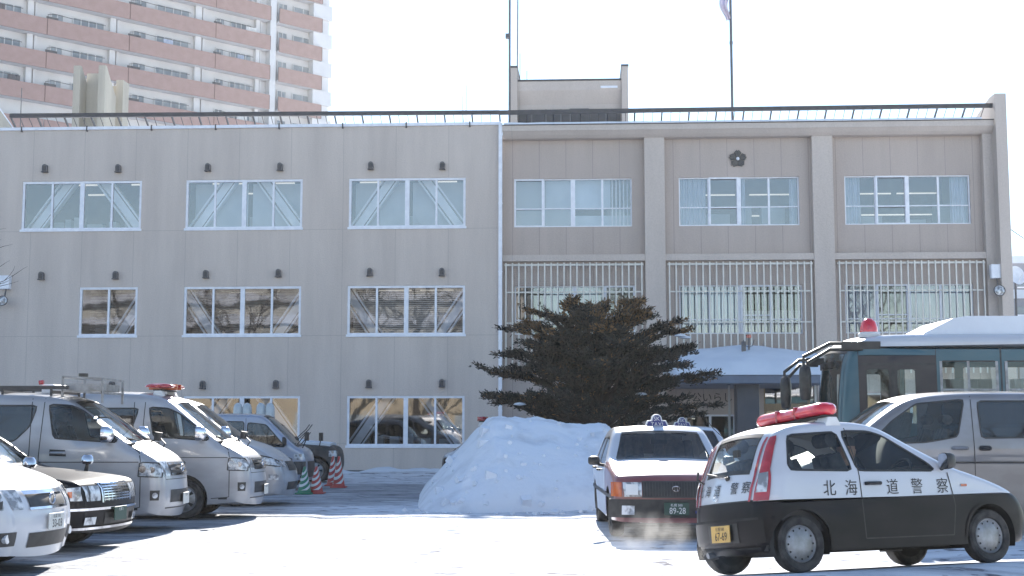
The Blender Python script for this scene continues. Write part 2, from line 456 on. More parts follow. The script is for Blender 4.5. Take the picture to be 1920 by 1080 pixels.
        da = np.array(dense); ok_ = inpoly(da, s.out)
        for q_ in range(len(dense)):
            if not ok_[q_]:
                i_ = int(np.argmin((s.Ua[:,0]-da[q_][0])**2+(s.Ua[:,1]-da[q_][1])**2)); dense[q_] = (s.Ua[i_][0]-s.N[i_][0]*.003, s.Ua[i_][1]-s.N[i_][1]*.003)
        dd_ = [dense[0]]
        for q_ in dense[1:]:
            if math.hypot(q_[0]-dd_[-1][0], q_[1]-dd_[-1][1]) > .002: dd_.append(q_)
        dense = dd_
        if len(ex): ex = [e for e, k_ in zip(ex, inpoly(np.array(ex), s.out)) if k_]
        V, tris, cen = cdt(dense, [], ex)
        mb.add([s.spt(sgn, x, z, off) for x, z in V], tris, mi, True)
    def side_line(s, mb, sgn, pts, w=.008, off=.0025, mi=0, closed=False):
        pts = resample(list(pts)+([pts[0]] if closed else []), .06); L, Rr = [], []
        for i, p in enumerate(pts):
            a = pts[max(i-1, 0)]; b = pts[min(i+1, len(pts)-1)]; dx, dz = b[0]-a[0], b[1]-a[1]; l = math.hypot(dx, dz) or 1
            nx, nz = -dz/l*w/2, dx/l*w/2
            L.append((p[0]+nx, p[1]+nz)); Rr.append((p[0]-nx, p[1]-nz))
        mb.grid([[s.spt(sgn, x, z, off) for x, z in (a, b)] for a, b in zip(L, Rr)], mi)
    def side_text(s, mb, sgn, ch, cx, cz, size, off=.005, mi=0, sx=1):
        vs, fs = text_geo(ch, size)
        mb.add([(cx-sgn*u*sx, sgn*(s.ysurf(cx-sgn*u*sx, cz+v)+off), cz+v) for u, v in vs], fs, mi)
    def end_text(s, mb, end, ch, cy, cz, size, off=.008, mi=0, sx=1):
        vs, fs = text_geo(ch, size); sg = 1 if end == 'f' else -1
        mb.add([s.endpt(end, cy+sg*u*sx, cz+v, off) for u, v in vs], fs, mi)

def wheel_prototype(name, wr, width, style, spokes=12):
    """returns (tyre MB, rim MB) axis along +y outward"""
    T = Matrix.Rotation(-PI/2, 4, 'X')
    ty = MB(); h = width/2; ri = wr*.66
    ty.lathe([(ri,-h*.8),(wr*.9,-h),(wr*.985,-h*.8),(wr,-h*.4),(wr,h*.4),(wr*.985,h*.8),(wr*.9,h),(ri+.012,h*.85),(ri,h*.6)], 32, 0, T)
    rm = MB()
    rm.lathe([(ri,h*.62),(ri*.97,h*.72),(ri*.92,h*.6),(ri*.86,h*.5),(ri*.6,h*.74),(ri*.3,h*.80),(.0001,h*.83)], 32, 0, T)
    rm.lathe([(ri,h*.62),(ri,-h*.8),(.001,-h*.5)], 32, 1, T)
    for k in range(spokes):
        a = 2*PI*k/spokes
        if style == 'cap':
            c = Vector((math.cos(a)*ri*.80, h*.60, math.sin(a)*ri*.80))
            rr = ri*.06
            rm.add([c+Vector((math.cos(b)*rr, .004+h*.03, math.sin(b)*rr)) for b in np.linspace(0, 2*PI, 9)[:-1]], [tuple(range(8))], 1)
        else:
            a0, a1 = a-.16, a+.16
            ps = [Vector((math.cos(q)*r, h*(.86 if r < ri*.5 else .72), math.sin(q)*r)) for q, r in ((a0, ri*.84), (a1, ri*.84), (a+.09, ri*.36), (a-.09, ri*.36))]
            rm.add(ps, [(0,1,2,3)], 1)
    return ty, rm
_wc = {}
def add_wheel(root, x, y, wr, width, style, sgn, turn=0, spokes=12, extra=None):
    key = (wr, width, style, spokes)
    if key not in _wc:
        ty, rm = wheel_prototype('w', wr, width, style, spokes)
        a = ty.build('tyre', ['rubber']); b = rm.build('rim', ['rim', 'underbody']); _wc[key] = (a.data, b.data)
        for o in (a, b): bpy.data.objects.remove(o)
    w = bpy.data.objects.new('wheel', None); COL.objects.link(w); w.parent = root; w.location = (x, y, wr)
    w.rotation_euler = (0, 0, (0 if sgn > 0 else PI)+turn)
    for n, me in zip(('tyre', 'rim'), _wc[key]):
        o = bpy.data.objects.new(n, me); COL.objects.link(o); o.parent = w
def seat_mb(mb, x, y, z, w=.46, back=.55, mi=0):
    mb.tube([(x+.25,y,z),(x-.18,y,z-.02)], [.12,.13], 10, mi)
    for yy in (-w*.28, 0, w*.28):
        mb.tube([(x-.22,y+yy,z+.0),(x-.30,y+yy,z+back*.5),(x-.38,y+yy,z+back)], [.09,.10,.07], 10, mi)
    mb.tube([(x+.22,y-w*.3,z+.04),(x+.22,y+w*.3,z+.04)], .10, 10, mi)
    mb.tube([(x-.38,y-.11,z+back+.15),(x-.38,y+.11,z+back+.15)], .075, 10, mi)

def make_vehicle(name, label, cat, loc, yaw, sp, roll=0, pitch=0, group=None):
    root = empty(name, loc, yaw, label, cat, group)
    root.rotation_euler = (roll, pitch, yaw)
    wins = [round_poly(p, sp.get('wround', .05)) for p in sp['wins']]
    B = Body(sp['prof'], sp['hw'], sp['zb'], sp['belt'], sp['tumble'], sp['wheels'], sp['wr'], wins, sp.get('ws'), sp.get('rs'),
             sp.get('rt', .07), sp.get('re', .2), sp.get('crown', (.03,.10)), sp.get('step', .055), sp.get('arch', 1.2), sp.get('bulge', .02), taper=sp.get('taper', .05))
    cf = sp.get('colfn', lambda x, z: 0); cuts = sp.get('cuts', ())
    mb = MB()
    for s in (1, -1): B.side(mb, s, cf, cuts)
    B.strip(mb, cf)
    mb.build('body', sp['paint'], root, merge=.0015, sharp=32)
    # glass
    for i, wp in enumerate(wins):
        for s in (1, -1):
            g = MB(); B.side_patch(g, s, wp, -.007, 0, .12)
            o = g.build('side_window', sp['glass'][i], root)
            t = MB(); B.side_line(t, s, wp, .022, .002, 0, True); t.build('window_seal', 'trim', o)
    for k, nm in ((0, 'windshield'), (1, 'rear_window')):
        if (sp.get('ws'), sp.get('rs'))[k]:
            idx = 0 if (k == 0 or not sp.get('ws')) else 1
            g = MB(); B.strip_glass(g, idx); o = g.build(nm, sp.get('wsglass', 'glass') if k == 0 else sp.get('rsglass', 'glass'), root)
            a, b, kv = B.wr_[idx]; kk = max(v for v in (.4,.6,.8,.9,.97) if v <= kv+1e-6)
            t = MB()
            for v0, v1 in ((-kk-.015, -kk+.02), (kk-.02, kk+.015)): B.strip_band(t, a, b, v0, v1, .003, n=1)
            for i0 in (a-1, b-0):
                i0 = max(0, min(len(B.U)-2, i0)); B.strip_band(t, i0, i0+1, -kk, kk, .003)
            t.build('window_seal', 'trim', o)
    # seams
    t = MB()
    for line in sp.get('seams', ()):
        for s in (1, -1): B.side_line(t, s, line, .012, .0025)
    for line in sp.get('oneside', ()):
        B.side_line(t, line[0], line[1], line[2], .003)
    if t.v: t.build('door_seam', 'trim', root)
    # underside, wells
    u = MB(); L = B.L; hw = sp['hw']; zb = sp['zb']
    u.box(-L+.18, -.2, -hw+.3, hw-.3, zb-.02, zb+.3)
    ws_ = sorted(sp['wheels'])
    ra = B.arch
    u.box(ws_[0]+ra, ws_[-1]-ra, -hw+.05, hw-.05, zb+.01, zb+.22)
    u.box(-L+.15, ws_[0]-ra-.01, -hw+.12, hw-.12, zb+.02, zb+.25); u.box(ws_[-1]+ra+.01, -.22, -hw+.16, hw-.16, zb+.02, zb+.25)
    for wx in sp['wheels']:
        for s in (1, -1):
            yo, yi = s*(B.W(wx, sp['wr'])-.012), s*(hw-.42)
            arc = [(wx+ra*math.cos(a), sp['wr']+ra*math.sin(a)) for a in np.linspace(-.35, PI+.35, 17)]
            u.grid([[(x, yo, z), (x, yi, z)] for x, z in arc], 0)
            u.add([(x, yi, z) for x, z in arc], [tuple(range(len(arc)))], 0)
    u.tube([(ws_[0],-hw+.3,sp['wr']),(ws_[0],hw-.3,sp['wr'])], .05, 8)
    u.build('underbody', 'underbody', root)
    # interior
    it = MB(); zi = sp['belt']-.03; xa, xb = sp['cabin']
    zi = min(min(p[1] for p in w_) for w_ in wins)-.02 if wins else zi
    zf = zb+.22; y_ = hw-.10
    it.box(xa, xb, -y_, y_, zf-.03, zf)
    it.add([(xa,-y_,zf),(xa,-y_,zi),(xb,-y_,zi),(xb,-y_,zf)], [(0,1,2,3)]); it.add([(xa,y_,zf),(xa,y_,zi),(xb,y_,zi),(xb,y_,zf)], [(0,1,2,3)])
    it.add([(xa,-y_,zf),(xa,-y_,zi-.1),(xa,y_,zi-.1),(xa,y_,zf)], [(0,1,2,3)])
    it.box(xb-.38, xb+.02, -y_+.01, y_-.01, zf+.2, zi+.02)
    o = it.build('interior', 'dash', root)
    st = MB()
    zs = sp.get('seatz', zf+.27)
    for (sx, sy) in sp['seats']: seat_mb(st, sx, sy, zs, back=sp.get('seatback', .55))
    if st.v: st.build('seat', 'seat', o)
    sw = MB(); sx, sy = sp.get('driver', (sp['seats'][0][0], -abs(sp['seats'][0][1])))
    c = Vector((sx+.52, sy, zi+.02)); ax = Vector((-.82,0,.57)); e1 = Vector((0,1,0)); e2 = ax.cross(e1)
    sw.tube([c+e1*.18*math.cos(a)+e2*.18*math.sin(a) for a in np.linspace(0, 2*PI, 17)], .016, 6)
    sw.tube([c-e1*.17, c, c+e1*.17], .02, 6); sw.tube([c, c-ax*.3], .03, 6)
    sw.build('steering_wheel', 'trim', o)
    if sp.get('headliner', True):
        hl = MB(); ids = [i for i in range(len(B.U)) if B.N[i][1] > .9 and B.U[i][1] > B.zt-.15]
        if len(ids) > 2:
            hl.grid([[B.strip_pt(i, v, -.04) for v in (-.95,-.5,0,.5,.95)] for i in ids[1:-1]]); hl.build('headliner', 'headliner', root)
    # wheels
    for wx in sp['wheels']:
        for s in (1, -1):
            y = s*(B.W(wx, sp['wr'])-sp.get('tw', .18)/2-.015)
            add_wheel(root, wx, y, sp['wr'], sp.get('tw', .18), sp.get('wstyle', 'cap'), s, 0, sp.get('spokes', 12))
    return root, B
def handle(root, B, sgn, x, z, w=.17, mat='trim', h=.035):
    m = MB(); y = B.ysurf(x, z)
    m.side = None
    pts = [(x-w/2, sgn*(y+.004), z), (x-w/2+.02, sgn*(y+.034), z), (x+w/2-.02, sgn*(y+.034), z), (x+w/2, sgn*(y+.004), z)]
    m.tube(pts, h/2, 8); m.build('door_handle', mat, root)
def mirror(root, B, sgn, x, z, mat, s=(.10,.19,.17), arm=.06):
    m = MB(); y = B.ysurf(x, z)
    c = Vector((x, sgn*(y+arm+s[1]/2), z+.05))
    n = 8
    rings = []
    for k, (dx, sc) in enumerate(((-s[0]*.5,.9),(-s[0]*.45,1),(0,1),(s[0]*.4,.85),(s[0]*.62,.5),(s[0]*.7,.05))):
        rings.append([c+Vector((dx, math.copysign(abs(math.cos(a))**.6, math.cos(a))*s[1]/2*sc, math.copysign(abs(math.sin(a))**.6, math.sin(a))*s[2]/2*sc)) for a in np.linspace(0, 2*PI, 17)])
    m.grid(rings, 0); m.add(rings[0][:-1], [tuple(range(16))], 1)
    m.tube([(x, sgn*(y-.01), z-.02), (x, sgn*(y+arm+.03), z-.0)], .025, 8, 2)
    m.build('side_mirror', [mat, 'chrome', 'trim'], root)
def lamp_patch(root, B, name, mat, end=None, rng=None, sides=None, sgn=None, off=.006):
    m = MB()
    if rng: B.lamp(m, end, 1 if rng[0] > 0 else -1, abs(rng[0]), abs(rng[1]), rng[2], rng[3], off=off, ny=10, nz=5)
    if sides: B.side_patch(m, sgn, sides, off)
    return m.build(name, mat, root)
def plate(root, B, end, cy, cz, mats, top, num, w=.33, h=.165, lift=.02, size=.115):
    sg = 1 if end == 'f' else -1; p = B.endpt(end, cy, cz, lift)
    m = MB(); m.box(p[0]-.006, p[0]+.006, cy-w/2, cy+w/2, cz-h/2, cz+h/2)
    o = m.build('license_plate', mats[0], root, bevel=.004)
    t = MB()
    def put(s, y0, z0, sz, sx=1):
        vs, fs = text_geo(s, sz); t.add([(p[0]+sg*.009, cy+y0+sg*u*sx, z0+v+cz) for u, v in vs], fs)
    if top: put(top, 0, .05, .042)
    if num: put(num, -sg*-.0+sg*.012, -.022, size, .82)
    fr = .004
    if t.v: t.build('plate_text', mats[1], o)
    return o
def light_bar(root, z, x, half, name='light_bar', mat='red_dome', r=(.13,.075), T=None):
    m = MB()
    ys = np.linspace(-half, half, 25); rings = []
    for y in ys:
        k = abs(y)/half; sc = (1-max(0, (k-.78)/.22)**2.5*.75)
        if abs(y) < half*.22: sc *= .82
        rings.append([(x+r[0]*sc*math.copysign(abs(math.cos(a))**.7, math.cos(a)), y, z+.05+r[1]*(.35+ .65*sc if math.sin(a) > 0 else .6)*math.sin(a)) for a in np.linspace(0, 2*PI, 17)])
    m.grid(rings); m.add([v for v in rings[0][:-1]], [tuple(range(16))]); m.add([v for v in rings[-1][:-1]], [tuple(range(16))])
    o = m.build(name, mat, root, merge=.0005, sharp=50)
    b = MB(); b.box(x-.08, x+.08, -half*.96, half*.96, z-.022, z-.002); b.build('bar_rail', 'trim', o, bevel=.006); b = MB()
    for s in (1, -1):
        b.prism([(x-.09,z-.12),(x+.11,z-.12),(x+.06,z-.023),(x-.05,z-.023)], 'y', s*half*.7, s*half*.98)
    b.build('bar_base', 'white_ink', o, bevel=.008)
    d = MB()
    for y in (-half*.26, half*.26): d.box(x-r[0]-.003, x+r[0]+.003, y-.012, y+.012, z+.0, z+.05+r[1]*.9)
    d.build('bar_divider', 'amber' if mat != 'red_dome' else 'red_lens', o, bevel=.01)
    return o
# ------------------------------------------------------------------ vehicle specs
KEI = dict(prof=[(-3.33,.22),(-3.39,.32),(-3.395,.55),(-3.36,.80),(-3.27,1.02),(-3.12,1.34),(-2.96,1.43),(-2.5,1.475),(-2.1,1.465),(-1.83,1.41),(-1.5,1.23),(-1.02,.985),(-.75,.905),(-.42,.80),(-.17,.70),(-.05,.58),(0,.44),(-.02,.3),(-.07,.2)],
    hw=.737, zb=.2, belt=.93, tumble=.14, wheels=[-.62,-2.98], wr=.275, tw=.155, re=.23, rt=.06, crown=(.035,.06), arch=1.2,
    wins=[[(-3.08,.985),(-2.33,.965),(-2.42,1.36),(-3.0,1.33)], [(-2.27,.965),(-1.28,.95),(-1.37,1.03),(-1.86,1.32),(-2.02,1.365),(-2.36,1.37)]],
    glass=['glass','glass'], ws=((-1.07,1.01),(-1.80,1.385),.9), rs=((-3.29,.985),(-3.13,1.31),.8),
    paint=['white_paint','black_paint'], cuts=[[(-3.6,.695),(.2,.705)]], colfn=lambda x, z: 0 if z > .70+.0*x else 1,
    seams=[[(-2.30,1.40),(-2.26,.95),(-2.23,.30)],[(-2.23,.30),(-1.12,.30)],[(-1.12,.30),(-1.07,.6),(-1.14,.93)]],
    cabin=(-3.15,-.95), seats=[(-1.98,-.36),(-1.98,.36),(-2.58,.32),(-2.58,-.32)], seatback=.46, spokes=12, step=.045)
SEDAN = dict(prof=[(-4.62,.24),(-4.68,.4),(-4.69,.7),(-4.62,.93),(-4.2,.96),(-3.75,.98),(-3.45,1.2),(-3.12,1.38),(-2.7,1.44),(-2.1,1.44),(-1.88,1.38),(-1.55,1.14),(-1.32,.98),(-.8,.93),(-.15,.86),(-.04,.80),(0,.62),(0,.42),(-.04,.24)],
    hw=.848, zb=.24, belt=.9, tumble=.19, wheels=[-.85,-3.63], wr=.315, tw=.185, re=.13, rt=.055, crown=(.03,.06), arch=1.17,
    wins=[[(-3.5,.97),(-2.62,.96),(-2.64,1.345),(-3.08,1.33)], [(-2.54,.96),(-1.5,.94),(-1.9,1.31),(-2.1,1.35),(-2.54,1.35)]],
    glass=['glass','glass'], ws=((-1.36,1.0),(-1.86,1.36),.9), rs=((-3.72,1.0),(-3.2,1.34),.8),
    paint=['black_paint'], seams=[[(-2.58,1.36),(-2.58,.3)],[(-1.4,.93),(-1.35,.3)]], cabin=(-3.6,-1.2), seats=[(-2.25,-.38),(-2.25,.38),(-3.1,-.3),(-3.1,.3)],
    wstyle='spoke', spokes=8)
HIACE = dict(prof=[(-4.63,.3),(-4.69,.45),(-4.69,.9),(-4.64,1.3),(-4.55,1.78),(-4.42,1.9),(-3.6,1.955),(-2.4,1.965),(-1.75,1.945),(-1.42,1.88),(-1.1,1.66),(-.52,1.24),(-.30,1.14),(-.12,1.02),(-.03,.85),(0,.6),(0,.42),(-.06,.24)],
    hw=.847, zb=.26, belt=1.1, tumble=.12, wheels=[-1.07,-3.64], wr=.33, tw=.195, re=.21, rt=.10, crown=(.04,.10), arch=1.2,
    wins=[[(-2.14,1.29),(-3.2,1.27),(-3.2,1.80),(-1.84,1.80),(-1.93,1.5)], [(-1.58,1.335),(-.66,1.275),(-.72,1.36),(-1.16,1.70),(-1.36,1.80),(-1.68,1.82)], [(-3.3,1.27),(-4.4,1.27),(-4.36,1.8),(-3.3,1.8)]],
    glass=['dglass','glass','dglass'], ws=((-.50,1.24),(-1.32,1.81),.9), rs=((-4.63,1.3),(-4.52,1.8),.8),
    paint=['silver_paint'], seams=[[(-1.74,1.9),(-1.78,.9),(-1.62,.72),(-1.60,.32)],[(-1.92,1.9),(-1.9,.34)],[(-.80,1.45),(-.36,1.13),(-.33,1.0),(-.33,.36),(-.62,.34)],[(-1.95,1.0),(-.36,1.0)]],
    cabin=(-4.4,-.5), seats=[(-1.45,-.42),(-1.45,.42)], seatz=.95, wstyle='spoke', spokes=5, rsglass='dglass')
WAGON = dict(prof=[(-4.6,.28),(-4.68,.45),(-4.68,.9),(-4.6,1.3),(-4.42,1.72),(-4.2,1.84),(-3.2,1.9),(-2.3,1.88),(-1.85,1.78),(-1.3,1.38),(-.95,1.14),(-.5,1.02),(-.18,.90),(-.05,.74),(0,.55),(-.01,.38),(-.06,.2)],
    hw=.85, zb=.22, belt=1.0, tumble=.16, wheels=[-.9,-3.65], wr=.32, tw=.19, re=.24, rt=.09, crown=(.04,.13), arch=1.18,
    wins=[[(-3.0,1.12),(-1.95,1.1),(-2.1,1.68),(-3.0,1.7)], [(-1.87,1.1),(-1.15,1.08),(-1.75,1.56),(-2.0,1.66)]],
    glass=['dglass','glass'], ws=((-1.02,1.17),(-1.80,1.74),.9), rs=((-4.56,1.35),(-4.42,1.7),.8),
    paint=['white_paint'], seams=[[(-1.92,1.7),(-1.9,.3)],[(-1.06,1.1),(-1.0,.6),(-1.2,.3)]], cabin=(-4.3,-.9), seats=[(-1.95,-.4),(-1.95,.4)], wstyle='spoke', spokes=6, rsglass='dglass')
MINIVAN = dict(prof=[(-4.7,.28),(-4.78,.45),(-4.78,.9),(-4.7,1.3),(-4.52,1.82),(-4.35,1.93),(-3.4,1.98),(-2.4,1.975),(-1.85,1.93),(-1.55,1.84),(-1.2,1.6),(-.78,1.24),(-.55,1.12),(-.2,1.0),(-.05,.86),(0,.62),(0,.42),(-.05,.24)],
    hw=.89, zb=.26, belt=1.15, tumble=.13, wheels=[-.95,-3.85], wr=.34, tw=.2, re=.2, rt=.10, crown=(.04,.1), arch=1.18,
    wins=[[(-4.1,1.36),(-2.64,1.34),(-2.62,1.86),(-4.1,1.86)], [(-2.31,1.36),(-1.85,1.28),(-1.06,1.26),(-1.40,1.58),(-1.75,1.82),(-2.44,1.885)]],
    glass=['dglass','glass'], ws=((-.82,1.28),(-1.55,1.82),.9), rs=((-4.68,1.4),(-4.56,1.78),.8),
    paint=['silver2_paint','taupe_paint'], cuts=[[(-5,1.0),(.2,1.0)]], colfn=lambda x, z: 0 if z > 1.0 else 1,
    seams=[[(-2.53,1.93),(-2.53,.35)],[(-1.02,1.24),(-.9,.9),(-1.3,.4)],[(-4.6,1.0),(-.3,1.0)]], cabin=(-4.5,-.8), seats=[(-1.9,-.42),(-1.9,.42)], seatz=.9, wstyle='spoke', spokes=6, rsglass='dglass')
KEIVAN = dict(prof=[(-3.2,.28),(-3.29,.45),(-3.29,.9),(-3.25,1.3),(-3.15,1.66),(-3.0,1.75),(-2.2,1.79),(-1.2,1.78),(-1.0,1.72),(-.7,1.42),(-.28,1.02),(-.12,.96),(-.03,.84),(0,.6),(0,.42),(-.05,.24)],
    hw=.735, zb=.26, belt=1.0, tumble=.09, wheels=[-.6,-2.7], wr=.27, tw=.155, re=.12, rt=.06, crown=(.03,.06), arch=1.2, step=.08,
    wins=[[(-2.6,1.05),(-1.5,1.05),(-1.5,1.62),(-2.6,1.62)], [(-1.42,1.05),(-.5,1.02),(-.98,1.55),(-1.42,1.6)]],
    glass=['dglass','dglass'], ws=((-.33,1.06),(-.96,1.70),.9), paint=['blue_silver_paint'], seams=[[(-1.46,1.7),(-1.46,.3)]], cabin=(-3.0,-.5), seats=[(-1.3,-.35),(-1.3,.35)], spokes=8)
SUV = dict(prof=[(-3.3,.3),(-3.38,.45),(-3.38,.9),(-3.3,1.2),(-3.2,1.55),(-3.05,1.62),(-2.2,1.64),(-1.75,1.60),(-1.55,1.42),(-1.28,1.1),(-.95,1.03),(-.2,.98),(-.05,.90),(0,.66),(0,.45),(-.05,.3)],
    hw=.735, zb=.3, belt=1.0, tumble=.12, wheels=[-.6,-2.7], wr=.33, tw=.17, re=.12, rt=.06, crown=(.03,.06), arch=1.2, step=.08,
    wins=[[(-3.0,1.1),(-2.3,1.1),(-2.3,1.5),(-3.0,1.5)], [(-2.22,1.1),(-1.4,1.08),(-1.7,1.5),(-2.22,1.5)]],
    glass=['dglass','dglass'], ws=((-1.32,1.14),(-1.66,1.54),.9), paint=['dark_grey'], seams=[[(-2.26,1.5),(-2.26,.4)]], cabin=(-3.1,-1.2), seats=[(-1.9,-.35),(-1.9,.35)], wstyle='spoke', spokes=6)
BUS = dict(prof=[(-7.9,.35),(-7.99,.5),(-7.99,1.5),(-7.95,2.6),(-7.8,2.98),(-7.5,3.05),(-4,3.07),(-.9,3.06),(-.45,3.0),(-.22,2.86),(-.12,2.6),(-.04,1.9),(0,1.1),(0,.6),(-.04,.32)],
    hw=1.1, zb=.32, belt=1.2, tumble=.06, wheels=[-1.6,-5.9], wr=.42, tw=.24, re=.22, rt=.14, crown=(.05,.16), arch=1.15, step=.09,
    wins=[[(-2.62,1.55),(-1.68,1.55),(-1.68,2.60),(-2.62,2.60)], [(-.81,.6),(-.42,.6),(-.42,2.47),(-.81,2.47)], [(-1.25,.6),(-.93,.6),(-.93,2.47),(-1.25,2.47)], [(-7.6,1.55),(-2.76,1.55),(-2.76,2.60),(-7.6,2.60)]],
    glass=['glass','glass','glass','glass'], ws=((-.02,1.25),(-.14,2.72),.9), rs=None, wround=.03,
    paint=['white_paint','teal_paint','bus_door_paint'], cuts=[[(-8.2,2.84),(.3,2.84)],[(-1.60,.4),(-1.60,2.70),(-.30,2.70),(-.30,.4)]],
    colfn=lambda x, z: 0 if z > 2.84 else (2 if (-1.60 < x < -.30 and z < 2.70) else 1),
    seams=[[(-1.60,2.84),(-1.60,.4)],[(-.30,2.84),(-.30,.4)],[(-2.685,2.84),(-2.685,.4)],[(-2.70,2.84),(-2.70,.4)]], cabin=(-7.7,-.3), seats=[(-1.2,-.6)], seatz=1.2, wsglass='glass', headliner=True)

# ------------------------------------------------------------------ police kei car
PYAW = R(24); PROLL = R(-6.5)
RR = at(1505, 1062, 13.05); RR.z = .10
hd = Vector((math.cos(PYAW), math.sin(PYAW), 0)); lf = Vector((-math.sin(PYAW), math.cos(PYAW), 0))
# root sits under the nose; right rear tyre foot at local (-2.98, -.66, 0)
pc_loc = RR + hd*2.98 + lf*.66*math.cos(PROLL); pc_loc.z = .10-.66*math.sin(-PROLL)
pc, B = make_vehicle('police_car', 'small black and white police hatchback with a red light bar seen from behind', 'police car', pc_loc, PYAW, KEI, roll=PROLL)
# lettering
for ch, cx in zip('北海道警察', (-2.63,-2.37,-1.86,-1.55,-1.22)):
    m = MB(); B.side_text(m, -1, ch, cx, .80, .165, sx=.95); m.build('side_lettering', 'ink', pc)
for ch, cx in zip('北海道警察', (2.63,2.37,1.86,1.55,1.22)):
    m = MB(); B.side_text(m, 1, ch, -3.85+cx, .80, .165); m.build('side_lettering', 'ink', pc)
for ch, cy in zip('北海道警察', (.44,.27,.07,-.22,-.39)):
    m = MB(); B.end_text(m, 'r', ch, cy, .845, .125); m.build('rear_lettering', 'ink', pc)
m = MB()
for k in (0, 1): m.tube([B.endpt('r', .08+(.042 if k else .03)*math.cos(a)*(1 if k else .55), .765+.028*math.sin(a)*(1 if k else .6), .01) for a in np.linspace(0, 2*PI, 17)], .004, 6)
m.build('tail_emblem', 'chrome', pc)
for s in (1, -1):
    m = MB(); B.lamp(m, 'r', s, -.03, 0, .70, 1.33, .010, nz=10); B.side_patch(m, s, [(-3.39,.70),(-3.29,.70),(-3.225,1.0),(-3.13,1.22),(-3.075,1.33),(-3.13,1.33),(-3.29,1.0)], .010); m.build('tail_light', 'red_lens', pc)
    pass
    m = MB(); B.side_patch(m, s, [(-3.35,.78),(-3.295,.78),(-3.245,.97),(-3.29,.97)], .016, grid=.03); m.build('reversing_light', 'lens', pc)
    lamp_patch(pc, B, 'headlight', 'lens', 'f', (s*.38, s*.68, .52, .68))
    m = MB(); B.side_patch(m, s, [(-.98,.785),(-.90,.785),(-.90,.81),(-.98,.81)], .008); m.build('side_indicator', 'amber', pc)
    handle(pc, B, s, -2.10, .835, .19)
    m = MB()
    for wx in (-.62, -2.98):
        pts = [(wx+.34*math.cos(a), .275+.34*math.sin(a)) for a in np.linspace(.02, PI-.02, 24)]
        B.side_line(m, s, pts, .028, .012)
    m.build('wheel_arch_lip', 'black_paint', pc)
    mirror(pc, B, s, -1.20, .99, 'trim', s=(.12,.15,.17), arm=.03)
m = MB(); B.end_patch(m, 'r', -.56, .56, .70, .714, off=.005, nz=1); m.build('hatch_seam', 'trim', pc)
m = MB(); B.end_patch(m, 'r', -.66, .66, .52, .545, off=.03, nz=1); B.end_patch(m, 'r', -.66, .66, .24, .26, off=.02, nz=1)
m.build('bumper_seam', 'underbody', pc)
m = MB(); B.end_patch(m, 'r', -.60, .60, .30, .52, off=.028); m.build('rear_bumper', 'black_paint', pc)
m = MB(); B.end_patch(m, 'r', -.32, .18, .31, .50, off=.034); m.build('plate_recess', 'trim', pc)
plate(pc, B, 'r', -.07, .405, ('plate_y','ink'), '札幌 580', '67-69', w=.33, h=.165, lift=.045)
m = MB(); p0 = B.endpt('r', -.08, .97, .03); m.tube([p0, B.endpt('r', .1, .985, .035), B.endpt('r', .40, 1.03, .02)], .010, 6); m.tube([B.endpt('r', -.08, .935, .0), p0], .026, 8); m.build('rear_wiper', 'trim', pc)
m = MB(); m.tube([B.endpt('r', .42, .93, .01), B.endpt('r', .45, .98, .10), B.endpt('r', .42, 1.06, .13)], .012, 6)
m.box(-3.43,-3.39,-.38,-.30,1.14,1.21)
c = B.endpt('r', -.0, 1.10, .12)
m.build('rear_view_mirror', 'trim', pc)
light_bar(pc, 1.54, -2.42, .62, r=(.135,.086))
m = MB(); m.tube([(-3.0,.5,1.42),(-3.12,.5,1.52),(-3.2,.5,1.62)], .004, 5); m.build('roof_antenna', 'trim', pc)
m = MB(); m.tube([(-3.3,.3,.22),(-3.43,.3,.2)], .03, 10); m.build('exhaust_pipe', 'rim', pc)
# clipboard and papers on parcel shelf
m = MB(); m.box(-3.18,-2.95,-.1,.22,.93,.95); m.bar((-3.02,-.30,1.12),(-2.95,-.12,1.26),.02,.16); m.build('parcel_shelf', 'headliner', pc)

